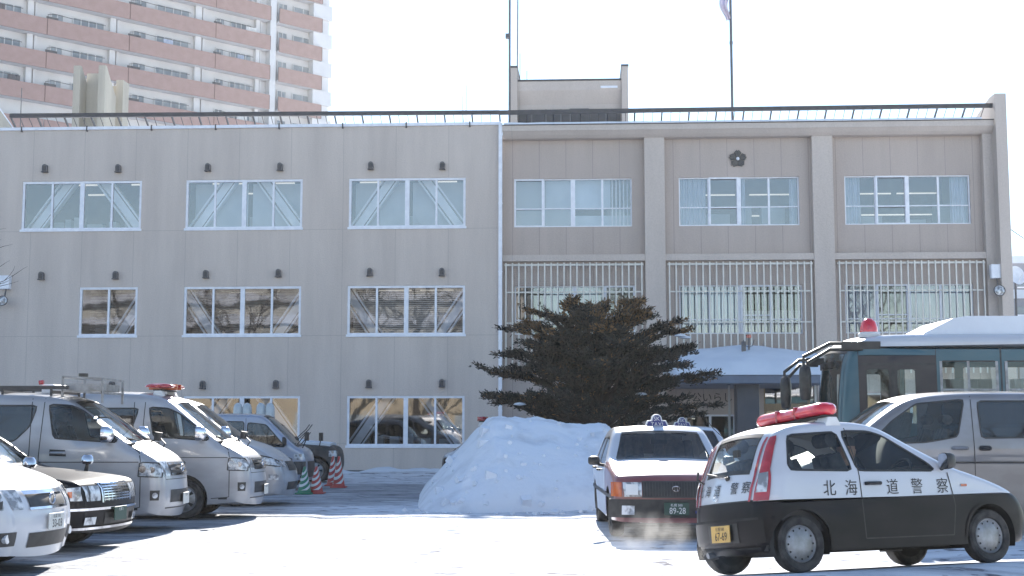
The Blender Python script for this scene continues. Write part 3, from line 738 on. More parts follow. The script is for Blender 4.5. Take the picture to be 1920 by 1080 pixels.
def skin_mesh(name, joints, bones, mat, parent, sub=2):
    me = bpy.data.meshes.new(name); me.from_pydata([j[0] for j in joints], bones, [])
    o = bpy.data.objects.new(name, me); COL.objects.link(o); o.parent = parent; me.materials.append(M[mat])
    sk = o.modifiers.new('skin', 'SKIN'); sk.use_smooth_shade = True
    for i, j in enumerate(joints):
        r = j[1] if hasattr(j[1], '__len__') else (j[1], j[1]); me.skin_vertices[0].data[i].radius = r
    me.skin_vertices[0].data[0].use_root = True
    sb = o.modifiers.new('sub', 'SUBSURF'); sb.levels = sb.render_levels = sub
    return o
def seated_person(loc, yaw, roll, label):
    """seated driver: x forward, hips at origin"""
    r = empty('person', loc, 0, label, 'person'); r.rotation_euler = (roll, 0, yaw)
    J = [((0,0,.08),.13),((-.05,0,.25),.125),((-.09,0,.44),(.15,.11)),((-.08,0,.54),.065),
         ((-.08,.17,.48),.07),((.08,.22,.28),.048),((.34,.14,.36),.036),((-.08,-.17,.48),.07),((.08,-.22,.28),.048),((.34,-.14,.36),.036),
         ((.10,.10,.06),.10),((.46,.13,.12),.075),((.62,.13,-.22),.055),((.10,-.10,.06),.10),((.46,-.13,.12),.075),((.62,-.13,-.22),.055)]
    E = [(0,1),(1,2),(2,3),(2,4),(4,5),(5,6),(2,7),(7,8),(8,9),(0,10),(10,11),(11,12),(0,13),(13,14),(14,15)]
    body = skin_mesh('clothed_body', J, E, 'cloth_navy', r)
    h = MB(); n = 14; rings = []
    for zz, rx, ry, ox in ((-.12,.05,.045,-.01),(-.10,.075,.06,.0),(-.05,.09,.07,.005),(0,.1,.078,0),(.05,.1,.08,-.003),(.09,.085,.07,-.006),(.115,.055,.045,-.008),(.125,.01,.01,-.008)):
        ring = []
        for a in np.linspace(0, 2*PI, n+1):
            x = ox+rx*math.cos(a); 
            if abs(a) < .3 or abs(a-2*PI) < .3: x += {-.05:.012, 0:.028, .05:.006}.get(zz, 0)
            ring.append((x-.04, ry*math.sin(a), zz+.70))
        rings.append(ring)
    h.grid(rings); h.tube([(-.08,0,.5),(-.06,0,.6)], .055, 10)
    for s in (1, -1):
        h.tube([(-.05,s*.078,.69),(-.055,s*.088,.72)], .018, 6)
        h.tube([(.34,s*.14,.36),(.40,s*.135,.38)], [.036,.03], 8)
        for k in range(4): h.tube([(.40,s*(.115+.017*k),.385),(.44,s*(.115+.016*k),.375-.003*k),(.45,s*(.115+.015*k),.345)], [.011,.01,.008], 6)
        h.tube([(.37,s*.11,.38),(.41,s*.09,.40),(.435,s*.10,.39)], [.012,.011,.009], 6)
    h.build('head_and_hands', 'skin', r, merge=.0005, sharp=60)
    c = MB(); c.lathe([(.106,.0),(.112,.03),(.10,.07),(.06,.10),(.001,.105)], 16, 0, Matrix.Translation((-.045,0,.735)))
    c.build('hair', 'hair', r)
    e = MB()
    for s in (1, -1): e.tube([(.045,s*.03,.715),(.053,s*.03,.715)], .009, 6)
    e.build('eye', 'ink', r)
    return r
Tm = Matrix.Translation(pc_loc) @ Matrix.Rotation(PYAW, 4, 'Z') @ Matrix.Rotation(PROLL, 4, 'X')
seated_person(Tm @ Vector((-2.05,-.36,.50)), PYAW, PROLL, 'driver in dark navy uniform seated behind the wheel of the black and white police hatchback')

# ------------------------------------------------------------------ taxis
def taxi(loc, label, front_paint, name='taxi'):
    sp = dict(SEDAN); sp['prof'] = [(x, z*1.035 if z > .9 else z) for x, z in SEDAN['prof']]
    sp['paint'] = [front_paint, 'white_paint']; sp['cuts'] = [[(-1.38,.2),(-1.38,.98)]]
    sp['colfn'] = lambda x, z: 0 if x > -1.38 and z < 1.0 else 1
    t, B = make_vehicle(name, label, 'taxi', loc, -PI/2, sp, group='taxis waiting behind the police hatchback')
    m = MB(); B.end_patch(m, 'f', -.845, .845, .30, .54, off=.035, ny=20); 
    for z in (.30, .54): m.grid([[B.endpt('f', y, z, o) for o in (.0,.035)] for y in np.linspace(-.845,.845,21)])
    m.build('front_bumper', 'trim', t)
    m = MB(); B.end_patch(m, 'f', -.44, .44, .575, .775, off=.008); o = m.build('grille', 'trim', t)
    m = MB()
    for k in range(23): y = -.42+.84*k/22; B.end_patch(m, 'f', y-.006, y+.006, .585, .765, off=.02, ny=1)
    for z in (.57,.775): B.end_patch(m, 'f', -.45, .45, z-.008, z+.008, off=.02, nz=1)
    m.build('grille_bar', 'dark_grey', o)
    m = MB(); p = B.endpt('f', 0, .68, .03)
    m.tube([(p[0], .05*math.cos(a), .68+.033*math.sin(a)) for a in np.linspace(0, 2*PI, 17)], .007, 6); m.tube([(p[0], .02*math.cos(a), .68+.03*math.sin(a)) for a in np.linspace(0, 2*PI, 17)], .006, 6)
    m.build('emblem', 'chrome', o)
    for s in (1, -1):
        o = lamp_patch(t, B, 'headlight', 'lens', 'f', (s*.45, s*.70, .575, .765), off=.014)
        m = MB(); B.end_patch(m, 'f', s*.50, s*.66, .60, .74, off=.02); m.build('reflector', 'white_ink', o)
        m = MB(); B.end_patch(m, 'f', s*.71, s*.838, .575, .765, off=.010, ny=14); m.build('indicator', 'amber', t)
        m = MB(); B.end_patch(m, 'f', s*.55, s*.70, .34, .46, off=.045); m.build('fog_light', 'lens', t)
        mirror(t, B, s, -1.62, .96, 'trim', s=(.09,.17,.13), arm=.06)
        handle(t, B, s, -2.40, .86, .16); handle(t, B, s, -3.35, .87, .16)
        m = MB(); B.side_line(m, s, [(-.2,.56),(-4.5,.56)], .05, .01); m.build('side_moulding', 'trim', t)
    plate(t, B, 'f', 0, .42, ('plate_g','white_ink'), '札幌 500', '89-28', lift=.06)
    m = MB(); p = B.endpt('f', .30, .44, .045); m.box(p[0]-.004, p[0]+.004, .25, .37, .36, .395); m.build('badge', 'navy', t)
    # roof sign
    zt = 1.475
    m = MB()
    m.prism([(-.19,zt),(.19,zt),(.14,zt+.12),(.085,zt+.12),(.07,zt+.18),(.03,zt+.21),(-.03,zt+.21),(-.07,zt+.18),(-.085,zt+.12),(-.14,zt+.12)], 'x', -2.28, -2.19)
    o = m.build('roof_sign', 'white_ink', t, bevel=.012)
    m = MB(); m.prism([(-.165,zt+.015),(.165,zt+.015),(.125,zt+.105),(.065,zt+.105),(.055,zt+.165),(.025,zt+.195),(-.025,zt+.195),(-.055,zt+.165),(-.065,zt+.105),(-.125,zt+.105)], 'x', -2.186, -2.182)
    m.build('sign_face', 'navy', o)
    m = MB()
    for s_, zz, sz in (('SK', zt+.145, .085), ('TAXI', zt+.06, .085)):
        vs, fs = text_geo(s_, sz); m.add([(-2.178, u, zz+v) for u, v in vs], fs)
    m.build('sign_text', 'white_ink', o)
    m = MB(); m.box(-2.0,-1.96,-.12,.12,1.25,1.31); m.build('interior_mirror', 'trim', t)
    m = MB()
    for s in (.3, -.25): B.strip_band(m, B.near((-1.35,.99))-1, B.near((-1.35,.99))-1, 0, 0)
    m.tube([(-1.42,.55,1.03),(-1.40,.1,1.045),(-1.45,-.05,1.05)], .008, 5); m.tube([(-1.42,-.1,1.03),(-1.40,-.5,1.045)], .008, 5)
    m.build('wiper', 'trim', t)
    return t, B
t1, _ = taxi((2.17, 17.9, 0), 'maroon and white taxi with lettered domed roof sign facing the camera beside the police hatchback', 'maroon_paint')
t2, _ = taxi((3.35, 24.2, 0), 'pale taxi half hidden directly behind the maroon and white taxi', 'white_paint')

# ------------------------------------------------------------------ vans on the left
def hiace(loc, label, extra, zadd=0):
    sp = dict(HIACE)
    if zadd: sp['prof'] = [(x, z+zadd*max(0, min(1, (z-1.5)/.35))) for x, z in HIACE['prof']]
    v, B = make_vehicle('van', label, 'van', loc, 0, sp, group='silver vans parked in a row on the left')
    for s in (1, -1):
        o = lamp_patch(v, B, 'headlight', 'lens', 'f', (s*.48, s*.80, .80, 1.0), off=.008)
        m = MB(); B.side_patch(m, s, [(-.36,.80),(-.02,.78),(-.05,.98),(-.34,1.0)], .008); m.build('headlight_side', 'lens', o); m = MB(); B.side_line(m, s, [(-.36,.80),(-.05,.785),(-.07,.975),(-.34,1.0)], .016, .012, 0, True); m.build('lamp_surround', 'dark_grey', o)
        m = MB()
        for a_, b_ in (((-.30,.9),.05), ((-.17,.89),.045)):
            y = B.ysurf(*a_)+.012; m.tube([(a_[0], s*(y-.0), a_[1]), (a_[0], s*(y+.004), a_[1])], b_, 12)
        m.build('reflector', 'chrome', o)
        m = MB(); B.side_patch(m, s, [(-.19,.46),(-.08,.46),(-.07,.60),(-.19,.60)], .006, grid=.03); o = m.build('fog_light_recess', 'trim', v)
        y = B.ysurf(-.13, .53); m = MB(); m.tube([(-.13,s*(y-.01),.53),(-.12,s*(y+.012),.53)], .04, 12); m.build('fog_light', 'lens', o)
        mirror(v, B, s, -.78, 1.34, 'chrome', s=(.14,.20,.24), arm=.05)
        handle(v, B, s, -1.50, 1.13, .20, 'silver_paint', .04); m = MB(); B.side_patch(m, s, [(-1.62,1.09),(-1.38,1.08),(-1.40,1.17),(-1.62,1.18)], .003); m.build('handle_recess', 'trim', v)
        m = MB(); B.side_line(m, s, [(-.5,.34),(-.36,.34)], .03); B.side_line(m, s, [(-1.62,.42),(-3.2,.42)], .012); m.build('sill_line', 'trim', v)
    m = MB(); B.end_patch(m, 'f', -.46, .46, .80, .99, off=.006); o = m.build('grille', 'trim', v)
    m = MB()
    for z in (.82,.895,.97): B.end_patch(m, 'f', -.46, .46, z-.014, z+.014, off=.018, nz=1)
    m.tube([(B.endpt('f',0,.9,.02)[0], .07*math.cos(a), .9+.05*math.sin(a)) for a in np.linspace(0, 2*PI, 15)], .01, 6)
    m.build('grille_bar', 'chrome', o)
    m = MB(); B.end_patch(m, 'f', -.50, .50, .42, .60, off=.006); m.build('air_intake', 'trim', v)
    m = MB(); B.end_patch(m, 'f', -.78, .78, .335, .35, off=.008, nz=1); B.end_patch(m, 'f', -.8, .8, .745, .755, off=.004, nz=1); m.build('bumper_seam', 'trim', v)
    plate(v, B, 'f', 0, .46, ('plate_w','ink'), '札幌 800', '', lift=.03)
    # left front fender assist mirror
    m = MB(); y = -.55; m.tube([(-.42,y,1.20),(-.22,y-.03,1.30),(-.12,y-.05,1.36)], .012, 6); m.tube([(-.16,y-.05,1.30),(-.14,y-.05,1.42)], [.05,.06], 10)
    m.tube([(-.14,y-.06,1.36),(-.02,y-.14,1.26),(-.1,y-.1,1.16)], .01, 6); m.build('fender_mirror', 'trim', v)
    m = MB(); m.tube([(-.50,.5,1.27),(-.62,-.05,1.36)], .011, 6); m.tube([(-.50,-.1,1.28),(-.6,-.6,1.34)], .011, 6); m.build('wiper', 'trim', v)
    extra(v, B); return v
def rack(v, B):
    m = MB()
    for y in (-.62, .62): m.bar((-4.3,y,2.06),(-1.45,y,2.06), .04, .05)
    for x in (-4.2,-3.3,-2.4,-1.7): m.bar((x,-.62,2.0),(x,.62,2.0), .04, .04); 
    for x in (-4.2,-3.3,-2.4,-1.7):
        for y in (-.62,.62): m.bar((x,y,1.94),(x,y,2.05), .03, .03)
    m.build('roof_rack', 'dark_grey', v)
    m = MB(); m.box(-1.98,-1.78,-.25,.45,1.97,2.12); m.build('loudspeaker', 'white_ink', v, bevel=.03)
    m = MB(); m.tube([(-1.99,-.3,2.14),(-1.93,-.3,2.15)], .035, 10); m.build('beacon', 'red_lens', v)
    # folded roof sign box
    m = MB(); x0, x1, y0, y1, z0, z1 = -1.58, -1.0, -.5, .5, 2.0, 2.22
    for z in (z0+.02, z1): 
        m.bar((x0,y0,z),(x1,y0,z-.03),.03,.03); m.bar((x0,y1,z),(x1,y1,z-.03),.03,.03); m.bar((x0,y0,z),(x0,y1,z),.03,.03); m.bar((x1,y0,z-.03),(x1,y1,z-.03),.03,.03)
    for x in (x0, x1):
        for y in (y0, y1): m.bar((x,y,1.84 if x == x1 else 1.93),(x,y,z1-(.03 if x == x1 else 0)),.03,.03)
    m.box(x0+.04,x1-.04,y0+.03,y1-.03,z0+.02,z0+.12); m.build('roof_frame', 'rim', v)
    m = MB(); m.tube([(-1.3,-.45,z1),(-1.3,-.45,z1+.05)], .07, 10); m.build('roof_lamp', 'trim', v)
def vanbar(v, B):
    light_bar(v, 2.12, -1.62, .5, mat='red_lens', r=(.24,.05))
    m = MB(); m.box(-3.6,-2.9,-.3,.3,2.05,2.09); m.build('roof_hatch', 'white_ink', v, bevel=.01)
hiace((-4.93,19.86,0), 'silver van with roof rack and folded roof sign, nearest of the row of vans', rack)
hiace((-4.27,22.7,0), 'silver van with a dim red roof light bar, second in the row of vans', vanbar, .09)
sp = dict(WAGON); sp['paint'] = ['silver_paint']; sp['prof'] = [(x, z*1.09 if z > 1 else z) for x, z in WAGON['prof']]; sp['re'] = .2
sp['wins'] = [[(x, z*1.09) for x, z in q] for q in WAGON['wins']]; sp['ws'] = ((-1.02,1.26),(-1.80,1.88),.9); sp['rs'] = ((-4.54,1.5),(-4.42,1.84),.8)
v3, B = make_vehicle('wagon', 'beige silver wagon with sloping nose, third in the row of vans', 'wagon', (-4.33,26.3,0), 0, sp, group=None)
for s in (1, -1):
    m = MB(); B.side_patch(m, s, [(-.50,.80),(-.06,.74),(-.1,.87),(-.50,.97)], .008); o = m.build('headlight', 'lens', v3); m = MB(); B.side_line(m, s, [(-.50,.80),(-.08,.745),(-.1,.87),(-.50,.97)], .02, .012, 0, True); m.build('lamp_surround', 'trim', o); m = MB(); B.lamp(m, 'f', s, .45, .8, .74, .87, .008); m.build('headlight_front', 'lens', o)
    m = MB(); B.side_patch(m, s, [(-.28,.50),(-.1,.50),(-.1,.60),(-.28,.60)], .006); m.build('fog_light', 'lens', v3); mirror(v3, B, s, -1.22, 1.2, 'trim')
m = MB(); B.end_patch(m, 'f', -.42, .42, .66, .84, off=.006); B.end_patch(m, 'f', -.5, .5, .30, .45, off=.006); m.build('grille', 'trim', v3)
v4, B = make_vehicle('kei_van', 'blue grey mini van with dark front beside the striped green cone', 'mini van', (-4.86,32.5,0), 0, KEIVAN)
for s in (1, -1):
    m = MB(); B.side_patch(m, s, [(-.30,.72),(-.04,.72),(-.06,.86),(-.30,.86)], .008); m.build('headlight', 'lens', v4); mirror(v4, B, s, -.5, 1.1, 'trim', s=(.08,.15,.22), arm=.12)
m = MB(); B.side_patch(m, -1, [(-.30,.30),(-.03,.30),(-.03,.68),(-.30,.68)], .006); B.end_patch(m, 'f', -.7, .7, .3, .68, off=.006); m.build('dark_bumper', 'dark_grey', v4)
m = MB(); m.tube([(-.30,.3,1.06),(-.05,.2,1.36)], .012, 5); m.tube([(-.30,-.3,1.06),(-.05,-.35,1.38)], .012, 5); m.tube([(-.1,-.70,1.0),(.02,-.8,1.25)], .014, 5); m.box(-.03,.06,-.88,-.76,1.17,1.37); m.build('raised_wiper', 'trim', v4)
v5, B = make_vehicle('small_offroader', 'small dark off-roader with snow on its bonnet and wipers raised, last in the row', 'off-roader', (-4.66,36.7,0), 0, SUV)
m = MB(); a = B.near((-.22,.99)); b = B.near((-1.15,1.07)); B.strip_band(m, b, a, -.97, .97, .07, n=10)
for sg in (-.97, .97): m.grid([[B.strip_pt(i, sg, o) for o in (0,.07)] for i in range(min(a,b), max(a,b)+1)])
m.grid([[B.strip_pt(max(a,b), v, o) for o in (0,.07)] for v in np.linspace(-.97,.97,11)]); m.build('bonnet_snow', 'snow', v5)
m = MB()
for y in (-.25, .25): m.tube([(-1.25,y,1.14),(-.95,y+.05,1.42),(-.85,y+.05,1.56)], .013, 5)
m.tube([(-.5,-.72,.98),(-.45,-.8,1.2)], .015, 5); m.box(-.5,-.4,-.86,-.74,1.12,1.34); m.build('raised_wiper', 'trim', v5)
for s in (1, -1):
    m = MB(); B.side_patch(m, s, [(-.25,.70),(-.04,.70),(-.04,.86),(-.25,.86)], .008); m.build('headlight', 'lens', v5)

# dark sedan and white wagon, bottom left
sy = R(-9)
sp = dict(SEDAN); sp['re'] = .16; sp['crown'] = (.03,.09)
sd, B = make_vehicle('sedan', 'black sedan with chrome bar grille and fender mirrors parked before the silver van', 'sedan', (-4.98,16.75,0), sy, sp)
m = MB(); B.end_patch(m, 'f', -.36, .36, .60, .83, off=.01); g = m.build('grille', 'trim', sd)
m = MB()
for z in np.linspace(.62,.81,7): B.end_patch(m, 'f', -.35, .35, z-.006, z+.006, off=.022, nz=1)
for y in np.linspace(-.34,.34,9): B.end_patch(m, 'f', y-.004, y+.004, .60, .83, off=.024, ny=1)
for y in (-.37,.37): B.end_patch(m, 'f', y-.014, y+.014, .585, .84, off=.02, ny=1)
B.end_patch(m, 'f', -.38, .38, .825, .85, off=.02, nz=1)
m.build('grille_bar', 'chrome', g)
for s in (1, -1):
    o = lamp_patch(sd, B, 'headlight', 'lens', 'f', (s*.40, s*.78, .61, .79), off=.01)
    m = MB(); B.side_patch(m, s, [(-.20,.62),(-.02,.62),(-.05,.78),(-.20,.77)], .008, grid=.03); m.build('headlight_side', 'lens', o); m = MB(); B.side_patch(m, s, [(-.16,.66),(-.11,.66),(-.11,.73),(-.16,.73)], .012, grid=.03); m.build('indicator', 'amber', o)
    m = MB(); B.end_patch(m, 'f', s*.60, s*.615, .61, .79, off=.016, ny=1); m.build('lamp_divider', 'trim', o)
    m = MB(); B.end_patch(m, 'f', s*.50, s*.68, .33, .42, off=.03); m.build('fog_light', 'lens', sd)
    # fender mirror
    m = MB(); y = .74*s
    m.tube([(-.72,y,.90),(-.70,y,1.02)], [.03,.022], 8, 0)
    m.lathe([(.001,0),(.06,.005),(.085,.04),(.08,.09),(.05,.125),(.001,.135)], 14, 1, Matrix.Translation((-.70,y,1.01)))
    m.build('fender_mirror', ['trim','chrome'], sd)
m = MB(); B.end_patch(m, 'f', -.845, .845, .50, .53, off=.03, ny=20, nz=1); B.end_patch(m, 'f', -.82, .82, .27, .30, off=.03, ny=20, nz=1); m.build('bumper_strip', 'chrome', sd)
m = MB(); B.end_patch(m, 'f', -.30, .30, .32, .46, off=.006); m.build('air_intake', 'trim', sd)
m = MB(); B.side_line(m, -1, [(-.15,.52),(-4.5,.52)], .04, .008); m.build('side_moulding', 'chrome', sd)
plate(sd, B, 'f', -.02, .44, ('plate_g','white_ink'), '札幌 3', '', lift=.05)
sp = dict(WAGON)
wc, B = make_vehicle('car', 'white car with sun-bleached bonnet and white plate cropped by the left edge', 'car', (-4.93,14.2,0), R(-8), sp)
for s in (1, -1):
    o = lamp_patch(wc, B, 'headlight', 'lens', 'f', (s*.46, s*.80, .66, .86), off=.008)
    m = MB(); B.side_patch(m, s, [(-.42,.68),(-.06,.66),(-.1,.86),(-.40,.92)], .008); m.build('headlight_side', 'lens', o); m = MB(); B.side_line(m, s, [(-.42,.68),(-.08,.665),(-.11,.855),(-.40,.915)], .018, .012, 0, True); m.tube([B.spt(s,-.26,.78,.0), B.spt(s,-.26,.78,.014)], .055, 14); m.build('lamp_surround', 'dark_grey', o)
    m = MB(); B.end_patch(m, 'f', s*.55, s*.76, .30, .44, off=.008); o = m.build('fog_light_recess', 'dark_grey', wc); p = B.endpt('f', s*.66, .375, .02); m = MB(); m.tube([p, (p[0]-.05, p[1], p[2])], .045, 12); m.build('fog_light', 'lens', o)
m = MB(); B.end_patch(m, 'f', -.38, .38, .68, .81, off=.008); g = m.build('grille', 'trim', wc)
m = MB(); B.end_patch(m, 'f', -.42, .42, .81, .85, off=.03, nz=1); B.end_patch(m, 'f', -.40, .40, .655, .68, off=.025, nz=1); m.tube([(B.endpt('f',0,.75,.03)[0], .055*math.cos(a), .75+.055*math.sin(a)) for a in np.linspace(0, 2*PI, 15)], .012, 6); m.build('grille_bar', 'chrome', g)
m = MB(); B.end_patch(m, 'f', -.40, .40, .27, .42, off=.008); m.build('air_intake', 'trim', wc)
plate(wc, B, 'f', 0, .52, ('plate_w','ink'), '札幌 300', '33-03', lift=.02)
m = MB(); m.tube([(-1.05,.4,1.20),(-1.12,-.2,1.27)], .012, 6); m.tube([(-1.05,-.1,1.20),(-1.12,-.6,1.24)], .012, 6); m.build('wiper', 'trim', wc)

# ------------------------------------------------------------------ right: minivan, bus
mv, B = make_vehicle('minivan', 'two-tone silver and taupe minivan cropped by the right edge before the blue bus', 'minivan', (3.95,19.7,0), PI, MINIVAN)
for s in (1, -1):
    handle(mv, B, s, -2.33, 1.20, .20, 'silver2_paint', .05); handle(mv, B, s, -2.68, 1.20, .12, 'trim', .07)
    mirror(mv, B, s, -1.05, 1.30, 'silver2_paint', s=(.13,.2,.2), arm=.05)
    m = MB(); B.side_line(m, s, [(-4.6,.52),(-.3,.52)], .10, .006); m.build('side_moulding', 'taupe_paint', mv)
    lamp_patch(mv, B, 'headlight', 'lens', 'f', (s*.45, s*.84, .72, .92))
bs, B = make_vehicle('bus', 'white and teal police bus with red roof beacon and long mirror arms', 'bus', (5.55,23.55,0), PI, BUS)
m = MB()
m.grid([[(x, y*1.05*k, z) for y in (-1,-.97,-.85,-.5,0,.5,.85,.97,1)] for x, z, k in ((-1.45,3.04,.8),(-1.5,3.10,.8),(-1.98,3.34,.82),(-2.2,3.38,.84),(-6.5,3.38,.84),(-6.8,3.3,.84),(-6.9,3.04,.84))])
for s in (1, -1):
    m.add([(-1.45,s*.84,3.0),(-1.5,s*.84,3.10),(-1.98,s*.861,3.34),(-2.2,s*.882,3.38),(-6.5,s*.882,3.38),(-6.8,s*.882,3.3),(-6.9,s*.882,3.0)], [(0,1,2,3,4,5,6)])
m.build('roof_unit', 'snow', bs, sharp=50)
m = MB(); m.lathe([(.15,0),(.15,.10),(.12,.20),(.06,.26),(.001,.27)], 20, 0, Matrix.Translation((-.62,.55,3.10)))
o = m.build('beacon', 'red_dome', bs); m = MB(); m.lathe([(.17,-.06),(.19,.0),(.17,.03),(.001,.03)], 20, 0, Matrix.Translation((-.62,.55,3.09))); m.build('beacon_base', 'white_ink', o)
# curtains and frames in the long window
for k, (xa, xb) in enumerate(((-2.10,-1.74),(-2.58,-2.18),(-4.6,-2.86))):
    m = MB(); n = 60
    m.grid([[(xa+(xb-xa)*i/n, .93+.03*math.sin(i*1.7)+.012*math.sin(i*4.1), z) for z in (1.5,2.30)] for i in range(n+1)]); m.build('curtain', 'headliner', bs)
m = MB()
for x in (-1.68,-2.14,-2.62,-2.78,-3.3): B.side_line(m, 1, [(x,1.55),(x,2.60)], .045, .004)
B.side_line(m, 1, [(-1.68,2.12),(-2.62,2.12)], .03, .004); B.side_line(m, 1, [(-2.78,2.12),(-4.9,2.12)], .03, .004); m.build('window_bar', 'rim', bs)
m = MB()
for x in (-3.05,-3.55): B.side_line(m, 1, [(x-.0,2.60),(x,2.84)], .0, .004)
m = MB(); B.side_line(m, 1, [(-.87,.5),(-.87,2.5)], .08, .006); B.side_line(m, 1, [(-.32,2.55),(-1.58,2.55)], .04, .006); m.build('door_frame', 'trim', bs)
def busmirror(y, x0, z0, reach, drop):
    m = MB(); s = math.copysign(1, y)
    for dz in (0, -.10): m.tube([(x0,y,z0+dz),(x0+reach*.55,y,z0+dz),(x0+reach-.0-(.08 if dz else 0),y,z0+dz-.22),(x0+reach-(.08 if dz else 0),y,z0-drop+.25)], .03, 8)
    m.bar((x0-.3,y,z0-.03),(x0+reach*.35,y,z0-.03),.07,.13)
    n = m; c = Vector((x0+reach-.02, y, z0-drop)); rings = []
    for zz, k in ((-.30,.55),(-.27,.85),(-.1,1),(.15,1),(.26,.85),(.30,.4)):
        rings.append([c+Vector((.10*k*math.cos(a), .15*k*math.sin(a), zz)) for a in np.linspace(0, 2*PI, 13)])
    m.grid(rings); m.add(rings[0][:-1], [tuple(range(12))]); m.add(rings[-1][:-1], [tuple(range(12))])
    m.build('mirror_arm', 'trim', bs, sharp=50)
busmirror(1.0, -.38, 2.90, 1.0, .66); busmirror(-1.0, -.08, 2.72, .62, .60)
m = MB(); B.strip_band(m, B.near((-.18,2.80)), B.near((-.14,2.70)), -.97, .97, .006); m.build('front_band', 'trim', bs)
m = MB(); m.box(-.1,.02,-.4,.4,2.5,2.62); m.build('destination_box', 'trim', bs)

# patrol car behind the pile
sp = dict(KEIVAN); sp['prof'] = [(x, z*(.86 if z > .9 else .92)) for x, z in KEIVAN['prof']]; sp['wins'] = [[(x, z*.86) for x, z in q] for q in KEIVAN['wins']]; sp['ws'] = ((-.33,.93),(-.96,1.45),.9); sp['belt'] = .86
sp['paint'] = ['white_paint','black_paint']; sp['cuts'] = [[(-5,.72),(.3,.72)]]; sp['colfn'] = lambda x, z: 0 if z > .72 else 1
pa, B = make_vehicle('patrol_car', 'patrol car mostly hidden behind the snow pile showing roof and dull red light bar', 'police car', (-3.35,35.0,0), PI, sp)
pa.location = (-1.74, 34.6, 0)
light_bar(pa, 1.64, -.98, .5, mat='red_lens')
# ------------------------------------------------------------------ police station
BA = R(3.0); O = Vector((0,44,0)); Uv = Vector((math.cos(BA), -math.sin(BA), 0)); Wv = Vector((math.sin(BA), math.cos(BA), 0))
def fac(px, py, w=0):
    d = ray(px, py); c = Vector((0,0,1.5)); dd = Vector((d.x, d.y, 0)); t = (w+O.dot(Wv))/dd.dot(Wv)
    return (dd*t-O).dot(Uv), 1.5+d.z*t
def fu(px, py=540, w=0): return fac(px, py, w)[0]
def fz(px, py, w=0): return fac(px, py, w)[1]
def wallmat(name, c1, c2, seam, bw=1.8, bh=3.57, off=(0,0)):
    m, nt, b = new_mat(name); L = nt.links.new
    tc = nt.nodes.new('ShaderNodeTexCoord'); sp = nt.nodes.new('ShaderNodeSeparateXYZ'); L(tc.outputs['Object'], sp.inputs[0])
    cb = nt.nodes.new('ShaderNodeCombineXYZ'); L(sp.outputs['X'], cb.inputs['X']); L(sp.outputs['Z'], cb.inputs['Y'])
    mp = nt.nodes.new('ShaderNodeMapping'); mp.inputs['Location'].default_value = (off[0], off[1], 0); L(cb.outputs[0], mp.inputs[0])
    br = nt.nodes.new('ShaderNodeTexBrick'); br.inputs['Scale'].default_value = 1; br.inputs['Brick Width'].default_value = bw; br.inputs['Row Height'].default_value = bh
    br.inputs['Mortar Size'].default_value = .012; br.offset = 0; br.inputs['Mortar Smooth'].default_value = .2
    L(mp.outputs[0], br.inputs['Vector'])
    n = nt.nodes.new('ShaderNodeTexNoise'); n.inputs['Scale'].default_value = 1; n.inputs['Detail'].default_value = 8; n.inputs['Roughness'].default_value = .65
    m2 = nt.nodes.new('ShaderNodeMapping'); m2.inputs['Scale'].default_value = (1.3,1.3,.16); L(tc.outputs['Object'], m2.inputs[0]); L(m2.outputs[0], n.inputs['Vector'])
    r = nt.nodes.new('ShaderNodeMapRange'); r.inputs['From Min'].default_value = .34; r.inputs['From Max'].default_value = .68; L(n.outputs['Fac'], r.inputs['Value'])
    mx = nt.nodes.new('ShaderNodeMix'); mx.data_type = 'RGBA'; mx.inputs['A'].default_value = (*c1,1); mx.inputs['B'].default_value = (*c2,1); L(r.outputs[0], mx.inputs['Factor'])
    n3 = nt.nodes.new('ShaderNodeTexNoise'); n3.inputs['Scale'].default_value = 26; n3.inputs['Detail'].default_value = 3; L(tc.outputs['Object'], n3.inputs['Vector'])
    hs = nt.nodes.new('ShaderNodeHueSaturation'); L(mx.outputs['Result'], hs.inputs['Color'])
    r3 = nt.nodes.new('ShaderNodeMapRange'); r3.inputs['To Min'].default_value = .84; r3.inputs['To Max'].default_value = 1.16; L(n3.outputs['Fac'], r3.inputs['Value']); L(r3.outputs[0], hs.inputs['Value'])
    m3 = nt.nodes.new('ShaderNodeMix'); m3.data_type = 'RGBA'; m3.inputs['B'].default_value = (*seam,1); L(hs.outputs['Color'], m3.inputs['A']); 
    ml = nt.nodes.new('ShaderNodeMath'); ml.operation = 'MULTIPLY'; ml.inputs[1].default_value = .42; L(br.outputs['Fac'], ml.inputs[0]); L(ml.outputs[0], m3.inputs['Factor'])
    L(m3.outputs['Result'], b.inputs['Base Color']); b.inputs['Roughness'].default_value = .85; b.inputs['Specular IOR Level'].default_value = .25
    bp = nt.nodes.new('ShaderNodeBump'); bp.inputs['Strength'].default_value = .35; bp.inputs['Distance'].default_value = .02; L(n3.outputs['Fac'], bp.inputs['Height']); L(bp.outputs['Normal'], b.inputs['Normal'])
    return m
M['wall_l'] = wallmat('panel_wall', (.585,.515,.47), (.495,.435,.40), (.30,.27,.255), 1.78, 3.57, (.35,-.95))
M['wall_r'] = wallmat('render_wall', (.47,.40,.365), (.41,.35,.32), (.18,.16,.16), .9, 50)
M['pilaster'] = wallmat('pilaster_render', (.54,.475,.435), (.485,.425,.39), (.3,.3,.3), 50, 50)
M['cream'] = wallmat('stained_concrete', (.50,.46,.39), (.38,.35,.30), (.3,.3,.3), 50, 50)
M['frame'] = noise_mat('window_frame', (.80,.82,.88), (.70,.72,.79), scale=5, rough=.4)
M['metal_grey'] = noise_mat('grey_metal', (.12,.12,.13), (.09,.09,.1), scale=5, rough=.5)
